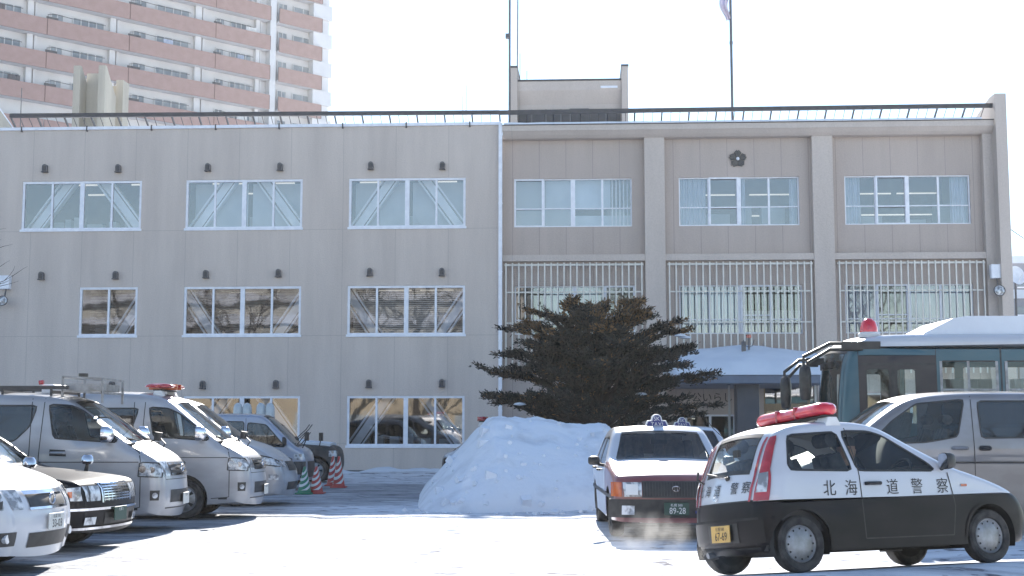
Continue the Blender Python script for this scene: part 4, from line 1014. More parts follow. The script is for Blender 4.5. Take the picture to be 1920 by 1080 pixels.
M['rail_dark'] = noise_mat('dark_rail', (.05,.05,.06), (.035,.035,.04), scale=5, rough=.5)
M['grille_paint'] = noise_mat('cream_grille_paint', (.70,.68,.63), (.58,.56,.52), scale=3, rough=.5)
M['brace'] = noise_mat('brace_steel', (.74,.78,.86), (.66,.70,.78), scale=2, rough=.5)
M['brace_edge'] = noise_mat('brace_edge', (.08,.08,.1), (.1,.1,.12), scale=2, rough=.5)
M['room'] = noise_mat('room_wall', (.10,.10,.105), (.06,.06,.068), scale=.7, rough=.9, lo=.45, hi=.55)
M['room_b'] = noise_mat('room_pale', (.34,.38,.42), (.28,.33,.38), scale=.7, rough=.9)
M['blind'] = noise_mat('pale_blind', (.56,.56,.56), (.48,.48,.49), scale=2, rough=.8)
M['blueblind'] = noise_mat('pale_blue_blind', (.46,.52,.58), (.36,.42,.50), scale=1.2, rough=.8)
M['bluecurtain'] = noise_mat('blue_curtain', (.45,.50,.62), (.36,.41,.52), scale=2, rough=.9)
M['dark_blind'] = noise_mat('dark_blind', (.16,.155,.15), (.08,.08,.085), scale=3, rough=.7, lo=.42, hi=.58)
M['tube'] = emit_mat('fluorescent_tube', (1,.95,.85), .18)
M['pane'] = glass_mat('window_pane', (.88,.90,.92), refl=.9, base=.14)
M['canopy_steel'] = noise_mat('canopy_fascia', (.14,.18,.25), (.11,.14,.2), scale=2, rough=.5)
M['column'] = noise_mat('dark_column_tile', (.065,.072,.09), (.05,.056,.07), scale=3, rough=.55)
M['wood'] = noise_mat('warm_door_wood', (.34,.25,.16), (.26,.19,.12), scale=3, rough=.6, stretch=(4,4,.6))

ps = empty('police_station', O, -BA, 'three storey beige police station with metal grilles and snow-capped entrance canopy', 'police station')
ZB = 0
def wall_with_holes(mb, x0, x1, z0, z1, y, holes, depth=.16, mi=0):
    xs = sorted({x0, x1, *[h[0] for h in holes], *[h[1] for h in holes]}); zs = sorted({z0, z1, *[h[2] for h in holes], *[h[3] for h in holes]})
    for a, b in zip(xs[:-1], xs[1:]):
        for c, d in zip(zs[:-1], zs[1:]):
            if any(h[0] <= (a+b)/2 <= h[1] and h[2] <= (c+d)/2 <= h[3] for h in holes): continue
            mb.quad((a,y,c),(b,y,c),(b,y,d),(a,y,d), mi)
    for a, b, c, d in holes:
        mb.quad((a,y,c),(a,y,d),(a,y+depth,d),(a,y+depth,c), mi); mb.quad((b,y,c),(b,y,d),(b,y+depth,d),(b,y+depth,c), mi)
        mb.quad((a,y,c),(b,y,c),(b,y+depth,c),(a,y+depth,c), mi); mb.quad((a,y,d),(b,y,d),(b,y+depth,d),(a,y+depth,d), mi)
def window(x0, x1, z0, z1, y, cols, transom=None, thick=.08, heavy=(), fr='frame', sill=True, dirt=None):
    """frame mesh + pane child. cols = list of relative mullion positions; heavy = indices drawn thick"""
    m = MB(); d0, d1 = y-.02, y+.07
    m.box(x0,x1,d0,d1,z1-thick,z1); m.box(x0,x1,d0,d1,z0,z0+thick); m.box(x0,x0+thick,d0,d1,z0+thick,z1-thick); m.box(x1-thick,x1,d0,d1,z0+thick,z1-thick)
    for i, c in enumerate(cols):
        t = .075 if i in heavy else .034; x = x0+(x1-x0)*c
        m.box(x-t,x+t,d0+.008,d1-.01,z0+thick,z1-thick)
    if transom: m.box(x0+thick,x1-thick,d0+.02,d1-.02,z0+(z1-z0)*transom-.018,z0+(z1-z0)*transom+.018)
    if sill: m.box(x0-.03,x1+.03,y-.09,y-.021,z0-.05,z0+.03)
    o = m.build('window', fr, ps)
    g = MB(); xs = [x0+thick*.5]+[x0+(x1-x0)*c for c in cols]+[x1-thick*.5]
    for i, (a, b) in enumerate(zip(xs[:-1], xs[1:])):
        yy = y+.02+(.015 if i % 2 else 0); g.quad((a,yy,z0+.03),(b,yy,z0+.03),(b,yy,z1-.03),(a,yy,z1-.03))
    g.build('pane', 'pane', o)
    return o
def beam(p0, p1, y, wdt=.30):
    """diagonal steel H brace at depth y"""
    m = MB(); a, b = Vector((p0[0], y, p0[1])), Vector((p1[0], y, p1[1])); d = (b-a).normalized(); n = Vector((-d.z, 0, d.x))
    m.bar(a, b, .10, wdt-.06) if False else None
    def strip(off, w_, dep, mi, yy):
        p = [a+n*(off-w_/2), b+n*(off-w_/2), b+n*(off+w_/2), a+n*(off+w_/2)]
        vs = [(q.x, yy, q.z) for q in p]+[(q.x, yy+dep, q.z) for q in p]
        m.add(vs, [(0,1,2,3),(4,7,6,5),(0,4,5,1),(1,5,6,2),(2,6,7,3),(3,7,4,0)], mi)
    strip(0, wdt*.62, .12, 0, y); 
    for s in (1, -1): strip(s*wdt*.38, wdt*.12, .16, 1, y-.02); strip(s*wdt*.50, wdt*.14, .26, 0, y-.06)
    m.build('steel_brace', ['brace','brace_edge'], ps)
# ---- left block
XL0 = fu(-320); XLR = fu(936); ZT = fz(470, 240)
wl = []; Wdefs = []
def lw(pxa, pxb, pya, pyb):
    x0, x1 = fu(pxa, (pya+pyb)/2), fu(pxb, (pya+pyb)/2); zc = fz((pxa+pxb)/2, pya); zd = fz((pxa+pxb)/2, pyb)
    return [x0, x1, zd, zc]
r1t, r1b = fz(460, 336.5), fz(460, 429); r2t, r2b = fz(610, 536), fz(610, 629); r3t, r3b = fz(760, 742), fz(760, 837)
pairs1 = [(41,265),(348,567),(654,873)]; pairs2 = [(148,257),(344,564),(651,872)]; pairs3 = [(148,257),(343,562),(650,871)]
rows = [(r1t,r1b,340,pairs1,'A'),(r2t,r2b,540,pairs2,'V'),(r3t,r3b,742,pairs3,'A')]
for zt_, zb_, py, prs, st in rows:
    for pa_, pb_ in prs:
        if True:
            x0, x1 = fu(pa_, py+45), fu(pb_, py+45); wl.append((x0,x1,zb_,zt_)); Wdefs.append((x0,x1,zb_,zt_,st,py,pa_))
# further windows left of frame edge
m = MB(); wall_with_holes(m, XL0, XLR, -.3, ZT, 0, [(a,b,c,d) for a,b,c,d in wl])
m.quad((XL0,0,-.3),(XL0,12,-.3),(XL0,12,ZT),(XL0,0,ZT)); m.quad((XLR,0.0,-.3),(XLR,12,-.3),(XLR,12,ZT),(XLR,0,ZT))
m.build('wall', 'wall_l', ps)
for x0,x1,z0,z1,st,py,pxa in Wdefs:
    single = (x1-x0) < 2.6; sp_ = x1-x0
    if single: window(x0,x1,z0,z1,.05,[.5])
    else: window(x0,x1,z0,z1,.05,[.25,.5,.75],heavy=(1,))
    h = z1-z0
    if single: beam((x0+sp_*.52,z0-.2),(x1+.15,z1-.1),.55,.42)
    elif st == 'A':
        beam((x0+.05,z0-.15),(x0+sp_*.36,z1+.15),.55,.42); beam((x1-.05,z0-.15),(x0+sp_*.62,z1+.15),.55,.42)
    else:
        beam((x0-.1,z1-.15),(x0+sp_*.27,z0-.2),.55,.42); beam((x1+.1,z1-.15),(x1-sp_*.27,z0-.2),.55,.42)
# blinds row 2/3 and blue film in row 1
def blind(x0,x1,z0,z1,y,mat,slat=.07):
    m = MB(); z = z0
    while z < z1-.01: m.quad((x0,y,z),(x1,y,z),(x1,y+.028,z+slat*.72),(x0,y+.028,z+slat*.72)); z += slat
    m.build('blind', mat, ps)
for x0,x1,z0,z1,st,py,pxa in Wdefs:
    if py == 540 and pxa > 600: blind(x0+.06,x1-.06,z0+.05,z1-.05,.80,'blind')
    if py == 540 and pxa < 600: blind(x0+.06,x1-.06,z0+.05,z1-.05,.85,'dark_blind',.10)
    if py == 340 and pxa > 300:
        for k in (.02, .52): m = MB(); m.quad((x0+(x1-x0)*k,.9,z0),(x0+(x1-x0)*(k+.46),.9,z0),(x0+(x1-x0)*(k+.46),.9,z1),(x0+(x1-x0)*k,.9,z1)); m.build('roller_blind', 'blueblind', ps)
# rooms: floors, back wall, ceilings, lamps
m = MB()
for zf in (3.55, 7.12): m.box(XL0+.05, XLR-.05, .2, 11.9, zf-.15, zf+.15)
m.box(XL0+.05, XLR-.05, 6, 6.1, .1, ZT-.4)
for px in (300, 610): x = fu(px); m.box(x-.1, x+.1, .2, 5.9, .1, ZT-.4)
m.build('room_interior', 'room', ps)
m = MB()
for z, xs in ((9.95, (-15.2,-12.9,-10.0,-8.3,-4.8,-2.6)), (6.35, (-9.8,-4.4,-2.9)), (2.9, (-14,-10,-4.4,-2.6))):
    for x in xs:
        for y in (1.6, 3.6): m.box(x-.6, x+.6, y, y+.06, z, z+.05)
m.build('fluorescent_tube', 'tube', ps)
# desks, shelves, plants silhouettes behind left windows
m = MB(); rnd = random.Random(3)
for x0,x1,z0,z1,st,py,pxa in Wdefs:
    x = x0+.15
    while x < x1-.4:
        w_ = rnd.uniform(.2,.6); h_ = rnd.uniform(.15,.62); m.box(x, x+w_, 1.15, 1.5, z0-.4, z0+h_); x += w_+rnd.uniform(.02,.35)
m.build('office_clutter', 'room_b', ps)
# vent hoods
vents = [(86,316),(223,316),(391,314),(526,313),(696,311),(830,311),(79,517),(218,516),(387,514),(523,512),(694,510),(829,510),(211,722),(381,721),(518,720),(692,719),(829,718)]
vm = MB(); 
n=10; hp = [(-.085,-.13),(.085,-.13),(.085,.04)]+[(.085*math.cos(a), .04+.09*math.sin(a)) for a in np.linspace(0,PI,9)[1:-1]]+[(-.085,.04)]
vm.prism(hp, 'y', -.14, 0, 0); vm.box(-.10,.10,-.17,-.002,-.15,-.125, 1)
vm.prism([(x*.72, z*.72-.012) for x, z in hp], 'y', -.146, -.141, 1)
v0 = None
for px, py in vents:
    x, z = fac(px, py)
    if v0 is None: v0 = vm.build('vent_hood', ['metal_grey','rail_dark'], ps, bevel=.006); c = v0
    else: c = v0.copy(); COL.objects.link(c)
    c.location = (x, 0, z)
# parapet coping and snow
m = MB(); m.box(XL0, XLR+.05, -.06, .35, ZT, ZT+.10); m.build('coping', 'frame', ps)
m = MB()
for px in (42, 164, 285, 405, 524, 643, 762, 881): x = fu(px, 238); m.box(x-.02, x+.02, -.075, .0, ZT-.06, ZT+.13)
m.build('coping_joint', 'rail_dark', ps)
m = MB(); m.box(XL0, XLR, .35, 12, ZT-.32, ZT-.2); m.build('roof', 'snow_dirty', ps); m = MB(); m.box(XL0, XLR, 12, 12.2, -.3, ZT-.33); m.build('rear_wall', 'wall_l', ps)
m = MB(); m.box(XLR-.02, XLR+.10, -.10, .02, -.2, ZT+.06); 
for z in (2, 4.3, 6.6, 8.9): m.box(XLR-.03, XLR+.11, -.11, .02, z, z+.04)
m.build('downpipe', 'frame', ps)
m = MB(); m.box(XL0, XLR-.05, -.02, 0, -.3, fz(760,884)+.04); m.build('plinth', 'metal_grey', ps)
# ---- right block
WP, WC = .42, .14                                   # recessed panel, pilaster face
XRR = fu(1868, 400); cols = [(1209,1247),(1525,1564),(1847,1872)]
cx = [(fu(a,400,WC), fu(b,400,WC)) for a, b in cols]
bays = [(XLR+.10, cx[0][0]), (cx[0][1], cx[1][0]), (cx[1][1], cx[2][0])]
ZC = fz(1400, 232, 0)                               # top of eave
zc1, zc0 = fz(1400, 262, WC), fz(1400, 475, WC); zg = fz(1400, 487, WC)
bt, bb = fz(1385, 331.5, WP), fz(1385, 423, WP); b2t, b2b = fz(1385, 534, WP), fz(1385, 626, WP)
wx3 = [(964,1185),(1273,1499),(1584,1820)]; holes = []; RW = []
for k, (a, b) in enumerate(wx3):
    x0, x1 = fu(a, 380, WP), fu(b, 380, WP); holes.append((x0,x1,bb,bt)); RW.append((x0,x1,bb,bt,k,0))
    x0, x1 = fu(a+1, 580, WP), fu(b+6, 580, WP); holes.append((x0,x1,b2b,b2t)); RW.append((x0,x1,b2b,b2t,k,1))
gz = 3.35
ent = [(fu(1000,740,WP),fu(1150,740,WP),1.0,2.6),(fu(1285,740,WP),fu(1378,740,WP),.1,1.9),(fu(1432,740,WP),fu(1560,740,WP),.1,2.95),(fu(1600,740,WP),fu(1820,740,WP),1.0,2.6)]
holes += ent
m = MB(); wall_with_holes(m, XLR+.05, XRR, -.3, ZC-.2, WP, holes, .2)
m.build('panel_wall', 'wall_r', ps)
m = MB()
for a, b in cx: m.box(a, b, WC, WP-.001, -.3, zc1+.12)
o = m.build('pilaster', 'pilaster', ps, bevel=.01)
m = MB()
for a, b in bays: m.box(a+.002, b-.002, WC+.03, WP-.002, zg, zc0)
m.build('spandrel_band', 'pilaster', ps)
m = MB()   # curved soffit and eave
prof = [(WP+.02, zc1-.02),(WC-.02, zc1+.0),(WC-.05, zc1+.03),(-.05, zc1+.24),(-.16, zc1+.27),(-.18, ZC-.1),(-.18,ZC-.02),(WP+.02,ZC-.02)]
prof = [(WP+.02, zc1+.10),(WC-.02, zc1+.115),(.0, zc1+.20),(-.10, zc1+.30),(-.14, zc1+.33),(-.14,ZC),(WP+.02,ZC)]
m.prism(prof, 'x', XLR+.11, XRR-.01); m.build('eave', 'pilaster', ps)
m = MB(); m.box(XLR+.11, XRR-.01, -.17, .4, ZC+.001, ZC+.03); m.build('eave_flashing', 'rail_dark', ps)
m = MB(); m.box(XLR+.11, XRR, .4, 12, ZC-.35, ZC-.2); m.build('roof', 'snow_dirty', ps); m = MB(); m.box(XLR+.05, XRR, 12, 12.2, -.3, ZC-.36); m.build('rear_wall', 'wall_l', ps)
# windows right
for x0,x1,z0,z1,k,lvl in RW:
    window(x0,x1,z0,z1,WP+.09,[.25,.5,.75],transom=.385 if lvl == 0 else .3,thick=.045,heavy=(1,),sill=False)
    sash = {0:0, 1:1, 2:1}[k] if lvl == 0 else {0:3, 1:2, 2:1}[k]
    m = MB(); a = x0+(x1-x0)*sash*.25; b = a+(x1-x0)*.25; y = WP+.03
    for q in ((a,b,z1-.06,z1),(a,b,z0,z0+.06),(a,a+.06,z0+.06,z1-.06),(b-.06,b,z0+.06,z1-.06),(a+.06,b-.06,z0+.60,z0+.64)): m.box(q[0],q[1],y,y+.05,q[2],q[3])
    o = m.build('window_sash', 'frame', ps)
def curtain(x0, x1, z0, z1, y, mat, amp=.035, f=26):
    m = MB(); n = max(8, int((x1-x0)*f*2))
    m.grid([[(x0+(x1-x0)*i/n, y+amp*math.sin(i*1.45)+amp*.5*math.sin(i*.63+1), z) for z in (z0,z1)] for i in range(n+1)]); m.build('curtain', mat, ps)
for x0,x1,z0,z1,k,lvl in RW:
    w_ = x1-x0
    if lvl == 0 and k == 0:
        m = MB(); m.quad((x0+.03,WP+.45,z0+.05),(x0+w_*.49,WP+.45,z0+.05),(x0+w_*.49,WP+.45,z1-.02),(x0+.03,WP+.45,z1-.02)); m.build('roller_blind', 'room_b', ps)
        m = MB(); m.quad((x0+w_*.27,WP+.40,z0+.65),(x0+w_*.82,WP+.40,z0+.65),(x0+w_*.82,WP+.40,z1),(x0+w_*.27,WP+.40,z1)); m.build('roller_blind', 'blueblind', ps)
        m = MB()
        for q in range(5): a = x0+w_*(.83+.032*q); m.quad((a,WP+.35,z0),(a+.05,WP+.38,z0),(a+.05,WP+.38,z1),(a,WP+.35,z1))
        m.build('vertical_blind', 'frame', ps)
        m = MB(); m.box(x0+w_*.5,x1,WP+.5,WP+.6,z0-.1,z0+.45); m.build('office_clutter', 'blueblind', ps)
    if lvl == 0 and k == 1: curtain(x0+.03,x0+w_*.23,z0,z1,WP+.35,'bluecurtain'); curtain(x0+w_*.52,x0+w_*.56,z0,z1,WP+.35,'bluecurtain'); curtain(x0+w_*.93,x1,z0,z1,WP+.35,'bluecurtain')
    if lvl == 0 and k == 2: curtain(x0+.03,x0+w_*.14,z0,z1,WP+.35,'bluecurtain'); curtain(x0+w_*.86,x1,z0,z1,WP+.35,'bluecurtain')
    if lvl == 1 and k == 0: curtain(x0+w_*.25,x0+w_*.74,z0,z1,WP+.35,'blueblind',.02)
    if lvl == 1 and k == 1: curtain(x0+.03,x0+w_*.48,z0,z1,WP+.35,'blueblind',.02); curtain(x0+w_*.52,x1-.03,z0,z0+.8,WP+.4,'blind',.03)
    if lvl == 1 and k == 2: curtain(x0+.03,x0+w_*.24,z0,z1,WP+.35,'bluecurtain',.03); curtain(x0+w_*.5,x1-.02,z0,z1,WP+.35,'bluecurtain',.03)
m = MB()
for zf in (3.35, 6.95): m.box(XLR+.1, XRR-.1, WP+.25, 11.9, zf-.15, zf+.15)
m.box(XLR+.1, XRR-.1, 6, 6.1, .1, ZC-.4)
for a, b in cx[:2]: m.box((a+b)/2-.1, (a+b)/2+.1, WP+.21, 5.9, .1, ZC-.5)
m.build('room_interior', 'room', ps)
m = MB()
for z, xs in ((bt-.25, (7.0,8.9,12.4,14.0)), (bt-1.0, (6.6,8.6,12.5,13.9))):
    for x in xs:
        m.box(x-.7, x+.7, 2.6, 2.66, z, z+.04)
m.build('fluorescent_tube', 'tube', ps)
# cartons and lockers seen inside the upper right rooms
m = MB(); rnd = random.Random(5)
for x0,x1,z0,z1,k,lvl in RW:
    x = x0+.1
    while x < x1-.5: w_ = rnd.uniform(.3,.8); m.box(x, x+w_, 1.6, 2.2, z0-.5, z0+rnd.uniform(.2,.9)); x += w_+rnd.uniform(0,.5)
m.build('office_clutter', 'room_b', ps)
# grilles
gb = fz(1400, 700, WC)
for k, (a, b) in enumerate(bays):
    m = MB(); a_, b_ = a+.06, b-.06; n = 22; y = WC-.04
    for i in range(n): x = a_+.06+(b_-a_-.12)*i/(n-1); m.box(x-.022, x+.022, y-.02, y+.02, gb, zg-.06)
    m.box(a_, b_, y+.022, y+.07, zg-.16, zg-.10)
    for z in (fz(1385,546,WC), fz(1385,604,WC)): m.box(a_+.08, b_-.08, y+.022, y+.06, z-.022, z+.022)
    m.build('window_grille', 'grille_paint', ps)
# ground floor: doors and windows under the canopy
for i, (a, b, c, d) in enumerate(ent):
    m = MB(); y = WP+.1
    fr = 'wood' if i == 2 else 'frame'
    m.box(a,b,y,y+.06,d-.06,d); m.box(a,a+.06,y,y+.06,c,d-.06); m.box(b-.06,b,y,y+.06,c,d-.06); m.box(a+.06,b-.06,y,y+.06,c,c+.06)
    n = {0:3,1:2,2:3,3:4}[i]
    for k in range(1, n): x = a+(b-a)*k/n; m.box(x-.04,x+.04,y+.004,y+.056,c+.06,d-.06)
    if i == 2: m.box(a+.06,b-.06,y+.008,y+.05,2.0,2.25)
    o = m.build('entrance_window' if i != 2 else 'entrance_door', fr, ps)
    g = MB(); g.quad((a,y+.03,c),(b,y+.03,c),(b,y+.03,d),(a,y+.03,d)); g.build('pane', 'pane', o)
m = MB(); rnd = random.Random(9); x = ent[1][0]
while x < ent[2][1]: w_ = rnd.uniform(.15,.5); m.box(x, x+w_, WP+.9, WP+1.1, .1, rnd.uniform(1.2,2.8)); x += w_+rnd.uniform(.05,.3)
m.build('lobby_furniture', 'wood', ps)
# pale sign letters on the wall left of the entrance
m = MB(); vs, fs = text_geo('公いらし', .34); x, z = fac(1335, 745, WP-.02); m.add([(x+u, WP-.02, z+v) for u, v in vs], fs); m.build('sign_lettering', 'ink', ps)
# emblem
M['gilt'] = noise_mat('weathered_gilt', (.13,.125,.12), (.08,.08,.08), scale=20, rough=.5, metal=.3)
ex, ez = fac(1383, 298, WP); m = MB()
def ep(r_, a_, y_): return (ex+r_*math.cos(a_), y_, ez+r_*math.sin(a_))
for k in range(5):
    a = PI/2+k*2*PI/5
    prof_ = [(.07,-30),(.235,-33.5),(.305,-7),(.265,0),(.305,7),(.235,33.5),(.07,30)]
    v1 = [ep(r_, a+R(d_), WP-.055) for r_, d_ in prof_]; v2 = [ep(r_, a+R(d_), WP-.01) for r_, d_ in prof_]
    m.add(v1+v2, [tuple(range(7))]+[(i, (i+1)%7, (i+1)%7+7, i+7) for i in range(7)])
    for d_, l_ in ((-22,.23),(-8,.265),(8,.265),(22,.23)):
        m.bar(ep(.09, a+R(d_*.8), WP-.06), ep(l_, a+R(d_), WP-.06), .022, .02, 1)
T = Matrix.Translation((ex, WP-.03, ez)) @ Matrix.Rotation(PI/2, 4, 'X'); m.lathe([(.055,0),(.055,.05),(.035,.065),(.001,.07)], 16, 2, T)
m.build('emblem', ['rail_dark','gilt','frame'], ps)
# end fins
m = MB(); x0, x1 = XRR, fu(1889, 400); zt_ = fz(1880, 175, -.3)
m.prism([(-.30,-.3),(12.2,-.3),(12.2,ZC+.1),(4.2,ZC+.1),(.6,zt_-.05),(.3,zt_),(-.30,zt_)], 'x', x0, x1); m.build('end_wall', 'pilaster', ps)
m = MB(); x1 = fu(4, 220, .6); m.prism([(.05,ZT-.1),(4.2,ZT-.1),(2.2,ZT+.12),(.3,fz(0,199,.3)),(.05,fz(0,199,.3))], 'x', x1-.5, x1); m.build('end_wall', 'cream', ps)
m = MB(); m.add([(x1-.5,.05,fz(0,199,.3)+.01),(x1+.02,.05,fz(0,199,.3)+.01),(x1+.02,2.2,ZT+.16),(x1-.5,2.2,ZT+.16),(x1-.5,.05,fz(0,199,.3)+.07),(x1+.02,.05,fz(0,199,.3)+.07),(x1+.02,2.2,ZT+.20),(x1-.5,2.2,ZT+.20)], [(0,1,2,3),(4,5,6,7),(0,1,5,4),(1,2,6,5),(2,3,7,6),(3,0,4,7)]); m.build('flashing', 'frame', ps)
# roof railing leaning outwards
m = MB(); xa, xb = fu(26, 217, .3), fu(1858, 197, .3)
for a, b, zr, yt in ((xa, XLR, fz(470, 214, .1), .0), (XLR, xb, fz(1400, 204, .1)-.0, .0)):
    zt0 = fz(30,217,.0) if a == xa else fz(960,211,.0); zt1 = fz(930,211,.0) if a == xa else fz(1850,198,.0)
    m.bar((a, yt, zt0), (b, yt, zt1), .10, .14)
    n = int(round((b-a)/.92))
    for i in range(n+1):
        x = a+(b-a)*i/n; zt_ = zt0+(zt1-zt0)*i/n
        m.bar((x, yt+.02, zt_), (x, yt+.75, ZT+.02), .05, .06)
        if i < n:
            for q in (1/3, 2/3): xx = x+(b-a)/n*q; m.bar((xx, yt+.02, zt_), (xx, yt+.72, ZT+.02), .018, .018)
m.build('roof_railing', 'rail_dark', ps)
# concrete chimney stack
w = 8.0; ch = MB(); zb_ = ZT-.3
def X(px, py, w=w): return fu(px, py, w)
zt_ = fz(145, 123, w)
for a, b in ((137,150),(184,197)): ch.prism([(w,zb_),(w+1.3,zb_),(w+1.3,zt_-1.0),(w+.5,zt_-.35),(w+.15,zt_),(w,zt_)], 'x', X(a,160), X(b,160))
ch.box(X(150,160)+.003, X(184,160)-.003, w+.7, w+1.25, zb_, fz(165,138,w+.7))
ch.box(X(218,160,w+1.5), X(231,160,w+1.5), w+1.5, w+2.2, zb_, fz(224,150,w+1.5)); ch.box(X(199,160,w+1.5), X(218,160,w+1.5)-.003, w+1.8, w+2.2, zb_, fz(205,158,w+1.5))
ch.build('chimney_stack', 'cream', ps)
# penthouse
w = 5.0; p = MB()
zt_ = fz(1100, 150, w); p.box(X(970,180,w), X(1166,180,w), w+.35, w+5, zb_, zt_-.02); 
p.prism([(w+.35,zt_-.85),(w+.1,zt_-.35),(w+.1,zt_-.0),(w+.35,zt_-.0)], 'x', X(970,180,w)+.002, X(1166,180,w)-.002)
po = p.build('penthouse', 'pilaster', ps)
p = MB(); p.box(X(957,180,w), X(970,180,w), w, w+5.2, zb_, fz(963,127,w)); p.box(X(1166,180,w), X(1178,180,w), w, w+5.2, zb_, fz(1172,124,w)); p.build('penthouse_fin', 'pilaster', po)
p = MB(); p.box(X(956,180,w), X(971,180,w), w-.02, w+5.2, fz(963,127,w)+.001, fz(963,127,w)+.07); p.box(X(1165,180,w), X(1179,180,w), w-.02, w+5.2, fz(1172,124,w)+.001, fz(1172,124,w)+.07); p.box(X(970,180,w)+.01, X(1165,180,w), w+.08, w+5, zt_+.001, zt_+.07); p.build('penthouse_coping', 'rail_dark', po)
p = MB(); p.box(X(1126,160,w), X(1158,160,w), w+.05, w+.095, fz(1140,164,w), fz(1140,160,w)); p.build('soffit_lamp', 'frame', po)
p = MB(); p.box(X(970,215,w)+.02, X(1164,215,w), w+.30, w+.345, fz(1100,232,w), fz(1100,201,w)); p.build('penthouse_glazing', 'rail_dark', po)
p = MB()
for px in (995,1022,1050,1068,1104,1135): p.box(X(px,215,w), X(px,215,w)+.05, w+.26, w+.30, fz(1100,232,w), fz(1100,201,w))
p.box(X(1068,215,w), X(1104,215,w), w+.262, w+.298, fz(1100,205,w), fz(1100,200,w)); p.build('glazing_bar', 'metal_grey', po)
# masts
p = MB()
def mast(px, py0, w, top, r=.03):
    x, z0 = fac(px, py0, w); p.tube([(x, w, ZT-.4), (x+.02, w, top)], r, 6)
mast(955, 230, 4.6, 19.5, .045); x, z = fac(953, 68, 4.6); p.box(x-.1, x+.06, 4.5, 4.7, z-.08, z+.08)
x2 = fac(972, 100, 5.2)[0]; p.tube([(x2-.05,5.2,fz(972,122,5.2)-1), (x2,5.2,20)], .025, 6)
for px, a, b in ((957,98,215),(975,100,150),(988,133,150)): x, z = fac(px, a, 5); p.tube([(x,5,z),(x,5,fz(px,b,5))], .012, 5)
for px, a, b in ((868,180,238),(874,160,238)): x, z = fac(px, a, 9); p.tube([(x,9,z),(x,9,ZT-.4)], .012, 5)
for px, a in ((41, 165),): x, z = fac(px, a, 3); p.tube([(x,3,z),(x,3,ZT-.4)], .018, 5)
p.build('antenna_mast', 'metal_grey', ps)
p = MB(); x, z = fac(1373, 200, 1.2); p.tube([(x,1.2,ZC-.2),(x,1.2,16.4)], .045, 8); p.tube([(x,1.2,14.6),(x,1.2,14.7)], .06, 8); p.build('flagpole', 'metal_grey', ps)
fxw = ps.matrix_basis @ Vector((x, 1.2, 0))
# flag (a thing of its own) hanging limp from the pole
M['flag'] = noise_mat('flag_cloth', (.72,.66,.78), (.66,.56,.62), scale=2, rough=.9)
zb_f = fz(1366, 36, 1.2)
m = MB(); rows_ = []
for i in range(15):
    t = i/14; row = []
    for j in range(13):
        q = j/12; wd = .30*(1-.55*t)+.02; zz = 16.2-(16.2-zb_f)*t*(1-.12*abs(q-.4))
        row.append((-.05-wd*q-.05*math.sin(t*5), .07*math.sin(q*13+t*3)*(1-.3*t), zz-.1*q*t))
    rows_.append(row)
m.grid(rows_); fl = m.build('flag', 'flag', None, sharp=80); fl.location = (fxw.x, fxw.y, 0); fl.rotation_euler = (0,0,-BA)
tag(fl, 'pale lilac flag hanging limp at the top of the roof flagpole', 'flag')
# wall floodlights
def flood(px, py, w, r=.17, box=True):
    x, z = fac(px, py, w); y0 = w
    m = MB(); m.box(x-.2, x+.14, y0-.22, y0-.002, z+.42, z+.88); o = m.build('junction_box', 'frame', ps, bevel=.02)
    T = Matrix.Translation((x, y0-.30, z)) @ Matrix.Rotation(R(80), 4, 'X')
    m = MB(); m.lathe([(r,.02),(r*1.05,.05),(r,.08),(r*.6,.0),(r*.3,-.2),(.001,-.24)], 20, 0, T); m.tube([(x,y0-.2,z+.16),(x,y0-.1,z+.43)], .025, 6); o = m.build('floodlight', 'metal_grey', ps)
    m = MB(); m.lathe([(r*.95,.055),(r*.5,.09),(.001,.1)], 20, 0, T); m.build('floodlight_lens', 'lens', o)
flood(13, 566, 0); flood(1868, 547, -.3+.3, .18)
# entrance canopy
cw = -5.2
def CX(px, py): return fu(px, py, cw)
x0, x1 = CX(1262,703), CX(1558,703); zf = fz(1403, 719, cw); zs = fz(1403, 703, cw)
m = MB(); m.box(x0, x1, cw, WC-.05, zf, zs); m.build('canopy', 'canopy_steel', ps, bevel=.02)
m = MB(); m.box(CX(1386,760)+.0, CX(1428,760), cw+.5, cw+1.3, -.3, zf-.001); m.build('canopy_column', 'column', ps)
m = MB()
for px in (1379,1436,1492,1548): x = CX(px,760); m.box(x-.03, x+.03, cw+1.6, cw+1.66, -.2, zf-.001)
m.build('canopy_post', 'grille_paint', ps)
m = MB()
m.box(CX(1400,640),CX(1408,640)+.0,cw+1.2,cw+1.3,zs,fz(1403,640,cw+1.2)); m.build('canopy_lamp_stem', 'metal_grey', ps)
# snow on canopy: a thing of its own
N1, N2 = 44, 16; g = []; zp = fz(1405, 645, cw+2.4)
for j in range(N2+1):
    row = []
    for i in range(N1+1):
        u = -1+2*i/N1; v = j/N2
        edge = min(1, (1-abs(u))/.03)*min(1, v/.06+.0); ridge = (1-abs(u)**.9)*math.sin(min(1, v/.46)*PI/2)
        z = zs+.22*min(1, edge**.5)*(1 if j else 0)+((zp-zs-.24)*(.70+.30*(1-abs(u)**1.1)))*math.sin(min(1, v/.5)*PI/2)*min(1, edge**.6)+.04*noise.noise((u*5, v*6, 3))*edge
        if j == 0 or i in (0, N1): z = zs+.002
        row.append(((x0+x1)/2+u*(x1-x0)/2*1.0, cw-.03+v*(WC-.1-cw), z))
    g.append(row)
m = MB(); m.grid(g); sc = m.build('roof_snow', 'snow', None, sharp=75); sc.location = O; sc.rotation_euler = (0,0,-BA)
tag(sc, 'thick peaked snow cap lying on the entrance canopy', 'snow')
m = MB(); xr, zr = fac(1404, 634, cw+1.2)
